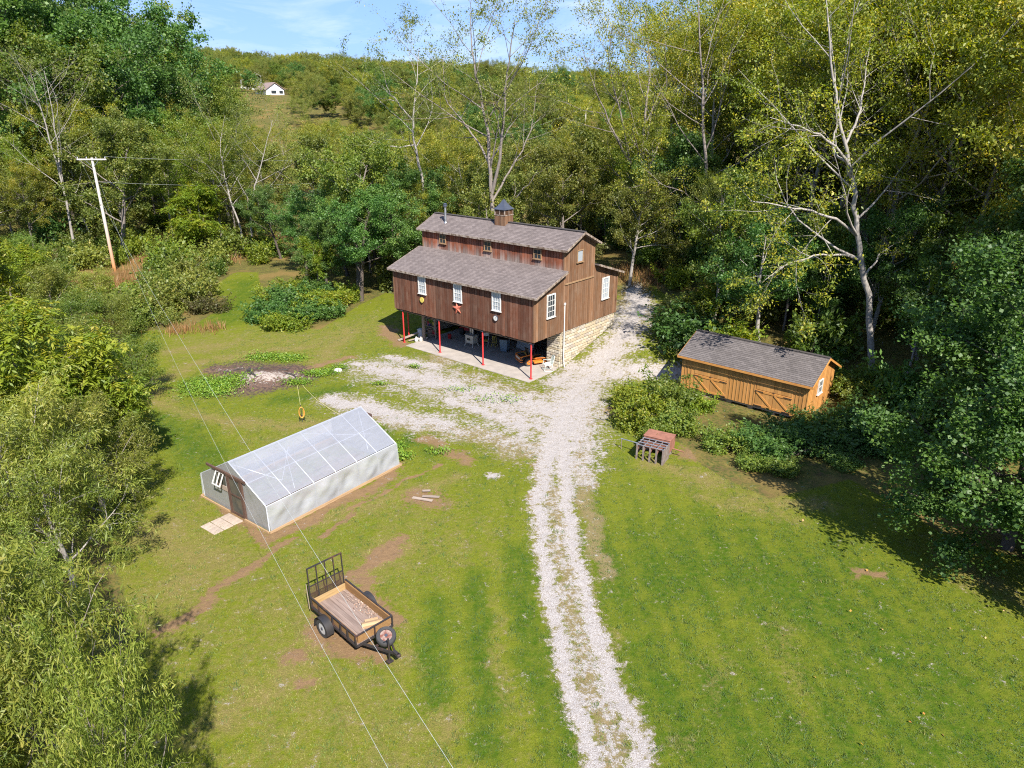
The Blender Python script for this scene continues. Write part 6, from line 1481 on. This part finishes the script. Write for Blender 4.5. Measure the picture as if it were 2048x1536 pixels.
for k, (px, py, Hh, lab) in enumerate(((110, 985, 7.8, "yellow-green tree with long feathered leaves above the willows"), (215, 960, 5.4, "lower yellow-green tree with long feathered leaves beside the greenhouse lawn"), (-40, 900, 8.5, "yellow-green tree with long feathered leaves, farthest into the left thicket"), (20, 760, 7.6, "young yellow-green tree with feathered leaves behind the willows"), (30, 640, 5.5, "small feathered-leaf tree among the scrub below the tall pole"))):
    p = G(px, py); tree("sumac_tree", lab, p.x, p.y, Hh, 'pinnate', 'bright', BARK, rng, wide=1.05)
for k, (px, py, Hh) in enumerate(((285, 800, 3.4), (235, 700, 3.6), (255, 890, 3.0), (170, 720, 4.0), (205, 625, 3.2), (110, 640, 4.2), (60, 560, 4.0), (270, 1000, 1.8), (150, 800, 4.4), (80, 850, 4.6))):
    p = G(px, py); tree("feathery_shrub", "%s fine-leaved %s shrub in the thicket along the lawn's left edge" % ("tall" if Hh >= 4 else "low" if Hh < 3.1 else "middling", "olive" if k % 3 else "green"), p.x, p.y, Hh, 'feather', 'willow' if k % 3 else 'mid', BARK, rng, "fine-leaved shrubs of the left thicket", cat="shrub", wide=1.15)
p = G(640, 585); tree("sumac_tree", "small bright feathered-leaf tree before the dark trees at the barn's far end", p.x, p.y, 4.4, 'pinnate', 'bright', BARK, rng)
p = G(395, 520); tree("sumac_tree", "broad bright feathered-leaf tree right of the tall pole", p.x, p.y + 2, 7.0, 'pinnate', 'bright', BARK, rng, wide=1.3)

# ---- shrubs
def bush_mesh(seed, n, s, asp, blobs=9, flat=.8, hgt=.8):
    rng = np.random.default_rng(seed); C = []; 
    for k in range(blobs):
        a, r_ = rng.uniform(0, 6.28), math.sqrt(rng.random()) * .68; C.append((r_ * math.cos(a), r_ * math.sin(a), rng.uniform(.15, .62) * hgt * (1.1 - r_ * .6), rng.uniform(.26, .44)))
    C = np.array(C); k = rng.choice(blobs, n, p=C[:, 3] ** 2 / (C[:, 3] ** 2).sum()); d = rng.normal(0, 1, (n, 3)); d /= np.linalg.norm(d, axis=1)[:, None]
    P = C[k, :3] + d * (C[k, 3] * rng.uniform(.62, 1.12, n))[:, None] * np.array([1, 1, .85]); P[:, 2] = np.abs(P[:, 2]) + .02
    ns = n // 4; js = rng.integers(0, 46, ns); sa = rng.uniform(0, 6.28, 46); sl = rng.uniform(.25, .62, 46); sc_ = rng.integers(0, blobs, 46)
    sdir = np.stack([np.cos(sa) * .75, np.sin(sa) * .75, rng.uniform(.35, 1.2, 46)], 1); tt_ = rng.random(ns)
    P[:ns] = C[sc_[js], :3] + sdir[js] * (C[sc_[js], 3] * .8 + sl[js] * tt_)[:, None] - np.array([0, 0, 1]) * (.28 * tt_ ** 2 * sl[js])[:, None] + rng.normal(0, .035, (ns, 3)); P[:, 2] = np.abs(P[:, 2]) + .02
    tone = rng.random(blobs)[k]
    V, F, v = leaf_quads(rng, P, s, asp, .1, flat, v=np.clip(.45 * tone + .55 * rng.random(n), 0, 1))
    br = []
    for c in C:
        for j in range(3):
            e = c[:3] + rng.normal(0, .2, 3); e[2] = abs(e[2]); st_ = np.array([rng.normal(0, .12), rng.normal(0, .12), -.03]); t = np.linspace(0, 1, 5)[:, None]
            pts = st_ * (1 - t) + e * t + np.array([0, 0, .12]) * np.sin(t * math.pi); br.append((pts, np.linspace(.018, .005, 5), 2))
    TV, TF = tubes_np(br, 3); return np_mesh("bush_stems", TV, TF, True), np_mesh("bush_crown", V, F, False, {'v': v})
BUSH = [bush_mesh(80 + i, 3600, .085, .6) for i in range(4)]; BUSH_BIG = [bush_mesh(90 + i, 6500, .075, .62, 14) for i in range(3)]
def bush(label, x, y, rad, hgt, lm, rng, group=None, big=False, name="bush", dz=-.05):
    tm, cm = (BUSH_BIG if big else BUSH)[rng.integers(3)]
    o = thing(name, label, "bush", gz((x, y), dz), rng.uniform(0, 6.28), group); o.scale = (rad * 1.25, rad * 1.25, hgt * 1.45)
    for nm, me, m in (("stems", tm, BARK_D), ("foliage", cm, LM[lm])):
        with_mat(me, m, nm, o)
    return o
rng = np.random.default_rng(95)
g1 = "brambles left of the shed"
for (px, py, rad, h_) in ((1285, 845, 1.5, 1.7), (1330, 815, 1.6, 1.9), (1350, 865, 1.2, 1.4), (1262, 815, 1.1, 1.2), (1315, 880, .9, 1.0), (1385, 815, 1.0, 1.0)):
    p = G(px, py); bush("%s bramble bush between the drive and the shed" % ("high" if h_ > 1.6 else "low" if h_ < 1.15 else "middling"), p.x, p.y, rad, h_ * .72, 'mid' if rng.random() < .5 else 'bright', rng, g1, True, "bramble_bush")
for (px, py, rad, h_, lm) in ((1465, 895, 1.3, 1.2, 'mid'), (1520, 900, 1.6, 1.5, 'dark'), (1580, 905, 1.7, 1.6, 'dark'), (1640, 895, 1.7, 1.7, 'dark'), (1700, 870, 1.7, 1.9, 'dark'), (1560, 945, 1.0, .8, 'mid'), (1500, 935, .9, .8, 'mid'), (1700, 790, 1.6, 1.6, 'mid'), (1750, 830, 1.5, 1.6, 'olive'), (1735, 780, 1.4, 1.7, 'mid'), (1620, 865, 1.3, 1.2, 'olive'), (1680, 930, .9, .9, 'dark'), (1760, 900, 1.3, 1.3, 'dark')):
    p = G(px, py); bush("%s %s bramble bush below the shed's right end" % ("high" if h_ > 1.55 else "low" if h_ < 1.0 else "middling", COLOUR[lm]), p.x, p.y, rad * .95, h_ * .62, lm, rng, "brambles below the shed's right end", True, "bramble_bush")
for (px, py, rad, h_, lm) in ((300, 630, 1.9, 1.5, 'olive'), (345, 615, 2.2, 1.9, 'olive'), (395, 600, 2.2, 1.8, 'olive'), (330, 580, 2.0, 1.6, 'mid'), (380, 570, 2.0, 1.8, 'olive'), (285, 655, 1.2, 1.0, 'mid'), (420, 622, 1.3, 1.0, 'brown'), (270, 600, 1.6, 1.3, 'mid'), (330, 650, 1.1, .9, 'olive')):
    p = G(px, py); bush("%s %s tangle of the brush heap left of the mown path" % ("high" if h_ > 1.55 else "low" if h_ < 1.05 else "middling", COLOUR[lm]), p.x, p.y, rad, h_, lm, rng, "brush heap left of the mown path", True, "brush")
for (px, py, rad, h_) in ((548, 642, 1.7, 1.1), (560, 655, 1.4, .9), (600, 645, 1.8, 1.0), (650, 635, 1.6, .9), (585, 605, 2.0, 1.3), (570, 625, 2.2, 1.4), (620, 620, 2.0, 1.2), (665, 615, 1.7, 1.1), (560, 600, 1.6, 1.2), (600, 590, 1.8, 1.2), (575, 655, 1.4, .8), (640, 595, 1.6, 1.1), (700, 600, 1.3, 1.0)):
    p = G(px, py); bush("%s vine-covered mound beside the mown path, %s" % ("broad" if rad > 1.7 else "small", "standing high" if h_ > 1.15 else "lying low"), p.x, p.y, rad, h_, 'bright' if rng.random() < .55 else 'maple', rng, "vine mound beside the mown path", True, "vine_mound")
# undergrowth: along the edge of the right-hand wood, behind the barn, and in the left scrub
NEARMARKS = [("at the shed's left end", 9.5, 43.5), ("at the shed's right end", 20.5, 36.5), ("beside the upper drive", 11.0, 52.0), ("behind the barn's rear corner", 6.0, 60.0), ("behind the maples", 24.0, 33.0), ("near the brush heap", -32.0, 64.0), ("at the top of the mown path", -27.0, 74.0),
    ("in front of the tall pole", -38.0, 64.0), ("left of the tall pole", -48.0, 70.0), ("beside the willows", -17.0, 16.0), ("beside the feathered-leaf trees", -21.0, 28.0), ("deep in the left thicket", -33.0, 42.0), ("at the barn's far end", -13.0, 62.0)]
def undergrowth(poly, n, sp, seed, mats, label, group, rmin, rmax, keep=None):
    rng = np.random.default_rng(seed)
    for c in scatter(poly, sp, seed, n, lambda c: in_view(c, 60) and (keep is None or keep(c))):
        r_ = rng.uniform(rmin, rmax); hh = r_ * rng.uniform(.8, 1.35); lm = mats[rng.integers(len(mats))]; f_ = (r_ - rmin) / (rmax - rmin)
        where = min(LANDMARKS + NEARMARKS, key=lambda L: math.hypot(L[1] - c[0], L[2] - c[1]))[0]
        bush("%s %s %s %s" % ("broad" if f_ > .66 else "middling" if f_ > .33 else "small", COLOUR[lm], label, where), c[0], c[1], r_ * 1.25, hh, lm, rng, group, False)
def edge_of(poly, w): return lambda c: polygon_dist(np.array([c[0]]), np.array([c[1]]), poly)[0] < w
undergrowth(woodR, 115, 1.6, 101, ['dark', 'mid', 'mid', 'olive', 'maple', 'bright'], "undergrowth bush", "undergrowth of the surrounding woods", 1.0, 2.0, edge_of(woodR, 17))
undergrowth(woodC, 75, 2.0, 102, ['olive', 'olive', 'mid', 'brown', 'yellow'], "scrubby bush", "undergrowth of the surrounding woods", 1.0, 2.1, edge_of(woodC, 26))
scrubL = [xy(G(*p)) for p in ((190, 640), (255, 665), (280, 560), (420, 575), (500, 540), (560, 500), (520, 430), (300, 430), (150, 440), (0, 470), (-60, 560), (0, 640))]
polexy = (-39.8, 71.0)
undergrowth(scrubL, 75, 2.1, 103, ['olive', 'mid', 'olive', 'willow', 'brown', 'bright'], "scrub bush", "undergrowth of the surrounding woods", .9, 1.9, lambda c: math.hypot(c[0] - polexy[0], c[1] - polexy[1]) > 4.0 and not (0 < (polexy[1] - c[1]) < 11 and abs(c[0] * polexy[1] / c[1] - polexy[0]) < 5))
undergrowth(woodL, 22, 3.0, 104, ['olive', 'mid', 'willow', 'dark'], "woodland bush", "undergrowth of the surrounding woods", 1.2, 2.2, edge_of(woodL, 22))
undergrowth([(-36, 46), (-20, 30), (-19, 18), (-12, 6), (-24, 6), (-44, 40)], 26, 1.9, 105, ['willow', 'mid', 'bright', 'olive'], "thicket bush", "undergrowth of the surrounding woods", .8, 1.5)

# ------------------------------------------------------------------ ground cover too small to count
def blades(name, label, cat, P, hgt, wid, V01, mat, seed, lean=.35):
    rng = np.random.default_rng(seed); n = len(P); az = rng.uniform(0, 6.28, n); h = hgt * rng.uniform(.4, 1.4, n) * (.75 + .45 * np.sin(P[:, 0] * 5.1 + 2 * np.sin(P[:, 1] * 2.3)) * np.sin(P[:, 1] * 4.3 + 2 * np.sin(P[:, 0] * 2.9))); w = wid * rng.uniform(.6, 1.3, n)
    sd = np.stack([np.cos(az), np.sin(az), np.zeros(n)], 1); ln = rng.normal(0, lean, (n, 2)); tip = np.concatenate([ln, np.ones((n, 1))], 1) * h[:, None]
    V = np.stack([P - sd * w[:, None] / 2, P + sd * w[:, None] / 2, P + tip], 1).reshape(-1, 3)
    o = link(name, np_mesh(name, V, np.arange(3 * n).reshape(n, 3), False, {'v': np.repeat(V01, 3)}), mat); return tag(o, label, cat, None, "stuff")
LM_GRASS = leaf_mat("grass_blades", [(.036, .096, .004), (.088, .145, .009), (.175, .195, .020), (.29, .225, .085)], trans=.18, hue=0, val=0, rough=.95)
rng = np.random.default_rng(120)
N = 620000
X = rng.uniform(-20, 24, N); Y = 12 + (rng.random(N) ** 1.35) * 44
f_ = fields(X, Y); a_, b_ = to_ab(X, Y)
ok = (f_['wild'] < .5) & (rng.random(N) > np.clip((np.maximum(f_['gravel'], f_['dirt'] * .95) - .25) * 2.6, 0, 1)) & ~((a_ > -12.6) & (a_ < .1) & (b_ > -.45) & (b_ < 9.3)) & (np.abs(X) < Y * .86 + 2)
X, Y = X[ok], Y[ok]; f_ = {k: v[ok] for k, v in f_.items()}
lxy = (X + 9.62) * .6 + (Y - 24.4) * .8, -(X + 9.62) * .8 + (Y - 24.4) * .6
ok = ~((lxy[0] > -.05) & (lxy[0] < GL + .05) & (lxy[1] > -.15) & (lxy[1] < GW + .1)); X, Y = X[ok], Y[ok]; f_ = {k: v[ok] for k, v in f_.items()}
tone = np.clip(.42 - .24 * (f_['stripe'] - .5) + .5 * (f_['dry'] * .8 + f_['thin'] * .9 + f_['dirt'] * .5) - .6 * f_['lush'] + rng.normal(0, 1, len(X)) * (.17 - .07 * f_['lush']), 0, 1)
blades("lawn_grass", "short mown lawn grass, green with tan patches", "grass", np.stack([X, Y, land(X, Y) - .005], 1), .058, .020, tone, LM_GRASS, 121, .6)
k_ = rng.choice(len(X), 4200); c_ = np.repeat(k_, 14); TX = X[c_] + rng.normal(0, .055, len(c_)); TY = Y[c_] + rng.normal(0, .055, len(c_))
blades("grass_tufts", "coarser green tufts standing in the mown lawn", "grass", np.stack([TX, TY, land(TX, TY) - .005], 1), .085, .02, np.clip(np.repeat(rng.normal(.32, .2, 4200), 14) + rng.normal(0, .08, len(c_)), 0, 1), LM_GRASS, 123, .45)
# tan tall grass in the rough
LM_DRY = leaf_mat("tall_dry_grass", [(.16, .13, .04), (.28, .15, .055), (.34, .165, .065), (.20, .16, .04)], trans=.25, hue=0, val=0)
PP = []
for (px, py, r_, n) in ((235, 565, 3.4, 9000), (215, 590, 2.6, 4000), (275, 480, 2.6, 2600), (250, 600, 2.0, 2000), (320, 520, 2.4, 2600), (420, 660, .9, 250), (360, 662, 1.0, 350), (250, 640, 1.8, 1500), (440, 520, 2.0, 1500), (530, 480, 2.4, 1800), (1260, 545, 1.5, 900), (1310, 560, 1.3, 700), (200, 480, 2.5, 2200), (1060, 480, 3, 1500), (1130, 470, 3, 1500), (1300, 540, 1.0, 300)):
    p = G(px, py); q_ = rng.normal(0, r_ * .6, (n, 2)) + np.array([p.x, p.y]); PP.append(q_)
PP = np.concatenate(PP); blades("tall_dry_grass", "rusty tan tall grass standing in the rough ground", "grass", np.stack([PP[:, 0], PP[:, 1], land(PP[:, 0], PP[:, 1])], 1), .75, .05, rng.random(len(PP)), LM_DRY, 122, .25)
# bright weeds round the burn pile, beside the greenhouse and along the drive
WP = []
for (px, py, rx, ry, n) in ((405, 775, 1.3, 1.4, 2600), (455, 770, 1.3, 1.4, 2600), (430, 785, 1.2, .9, 1200), (530, 716, 1.4, .8, 1300), (580, 718, 1.0, .7, 900), (595, 768, .9, .5, 800), (640, 748, 1.2, .6, 1200), (680, 738, .5, .3, 350), (810, 915, .4, .5, 350), (800, 895, .35, .5, 300), (745, 855, .4, .3, 200), (830, 735, .4, .25, 160), (760, 770, .5, .2, 160), (880, 905, .5, .4, 300), (1000, 800, 1.5, .6, 200), (920, 780, 1.0, .4, 160)):
    p = G(px, py); q_ = rng.normal(0, .5, (n, 2)) * np.array([rx, ry]) + np.array([p.x, p.y]); WP.append(q_ + rng.normal(0, .06, q_.shape))
WP = np.concatenate(WP); z = land(WP[:, 0], WP[:, 1]) + .45 * np.exp(-(((WP[:, 0] - ph.x) / 1.5) ** 2 + ((WP[:, 1] - ph.y) / 1.3) ** 2)) + rng.uniform(.02, .22, len(WP))
LV, LF, lv = leaf_quads(rng, np.stack([WP[:, 0], WP[:, 1], z], 1), .10, .6, 0, 1.5)
tag(link("weeds", np_mesh("weeds", LV, LF, False, {'v': lv}), leaf_mat("weed_leaves", [(.08, .17, .012), (.13, .24, .016), (.19, .30, .02), (.22, .28, .025)], .3, 0, 0)), "bright green weeds round the burn pile and greenhouse", "weeds", None, "stuff")
# loose stones on the drive
N = 90000; X = rng.uniform(-11, 14, N); Y = rng.uniform(12, 60, N); f_ = fields(X, Y); ok = rng.random(N) < np.clip((f_['gravel'] - .26) * 1.1, 0, .7) + .03 * (f_['thin'] > .3)
a_, b_ = to_ab(X, Y); ok &= ~((a_ > -12.6) & (a_ < .1) & (b_ > -.45)); X, Y = X[ok], Y[ok]; n = len(X)
s = rng.uniform(.007, .020, n) * (1 + (rng.random(n) < .03) * 1.0); O = np.array([(1, 0, 0), (-1, 0, 0), (0, 1, 0), (0, -1, 0), (0, 0, .6), (0, 0, -.6)])
V = np.stack([X, Y, land(X, Y) - .05 * np.clip(fields(X, Y)['gravel'] - .3, 0, 1) + .008], 1)[:, None] + O[None] * (s[:, None] * rng.uniform(.7, 1.3, (n, 6)))[:, :, None]
Ft = np.array([(0, 2, 4), (2, 1, 4), (1, 3, 4), (3, 0, 4)]); F = (np.arange(n)[:, None, None] * 6 + Ft[None]).reshape(-1, 3)
def pebble_mat():
    m, t = new_mat("crushed_stone"); c = mixc(t, attr(t, 'v'), (.29, .265, .25), (.47, .445, .43)); finish(t, c, .9, spec=.2); return m
tag(link("gravel", np_mesh("gravel", V.reshape(-1, 3), F, False, {'v': np.repeat(rng.random(n), 6)}), pebble_mat()), "loose pale crushed stone on the drive", "gravel", None, "stuff")
# fallen leaves: on the right lawn, in the trailer and its spare wheel
FP = [np.stack([rng.uniform(7, 19, 50), rng.uniform(14, 26, 50)], 1)]
FP = np.concatenate(FP); LV, LF, lv = leaf_quads(rng, np.stack([FP[:, 0], FP[:, 1], land(FP[:, 0], FP[:, 1]) + .06], 1), .085, .8, 0, 3)
LML = leaf_mat("fallen_leaf", [(.42, .16, .03), (.48, .28, .05), (.35, .20, .08), (.50, .38, .10)], .2, 0, 0)
tag(link("fallen_leaves", np_mesh("fallen_leaves", LV, LF, False, {'v': lv}), LML), "scattered orange fallen leaves on the right lawn", "leaves", None, "stuff")
n = 420; lx_ = np.clip(rng.normal(.1, .55, n), -1.2, 1.2); ly2 = .60 - np.abs(rng.normal(0, .16, n)); ly2 = np.clip(ly2, -.6, .6); c45 = math.cos(R(-45)); s45 = math.sin(R(-45))
PT = np.stack([-5.15 + lx_ * c45 - ly2 * s45, 18.69 + lx_ * s45 + ly2 * c45, np.full(n, zt + DZ + .05) + rng.uniform(0, .02, n)], 1)
LV, LF, lv = leaf_quads(rng, PT, .045, .7, 0, 3); LMT = leaf_mat("dry_litter", [(.36, .20, .12), (.46, .34, .26), (.36, .30, .25), (.26, .12, .07)], .1, 0, 0)
tag(link("leaf_litter", np_mesh("leaf_litter", LV, LF, False, {'v': lv}), LMT), "dry leaf litter along one side of the trailer deck", "leaves", None, "stuff")
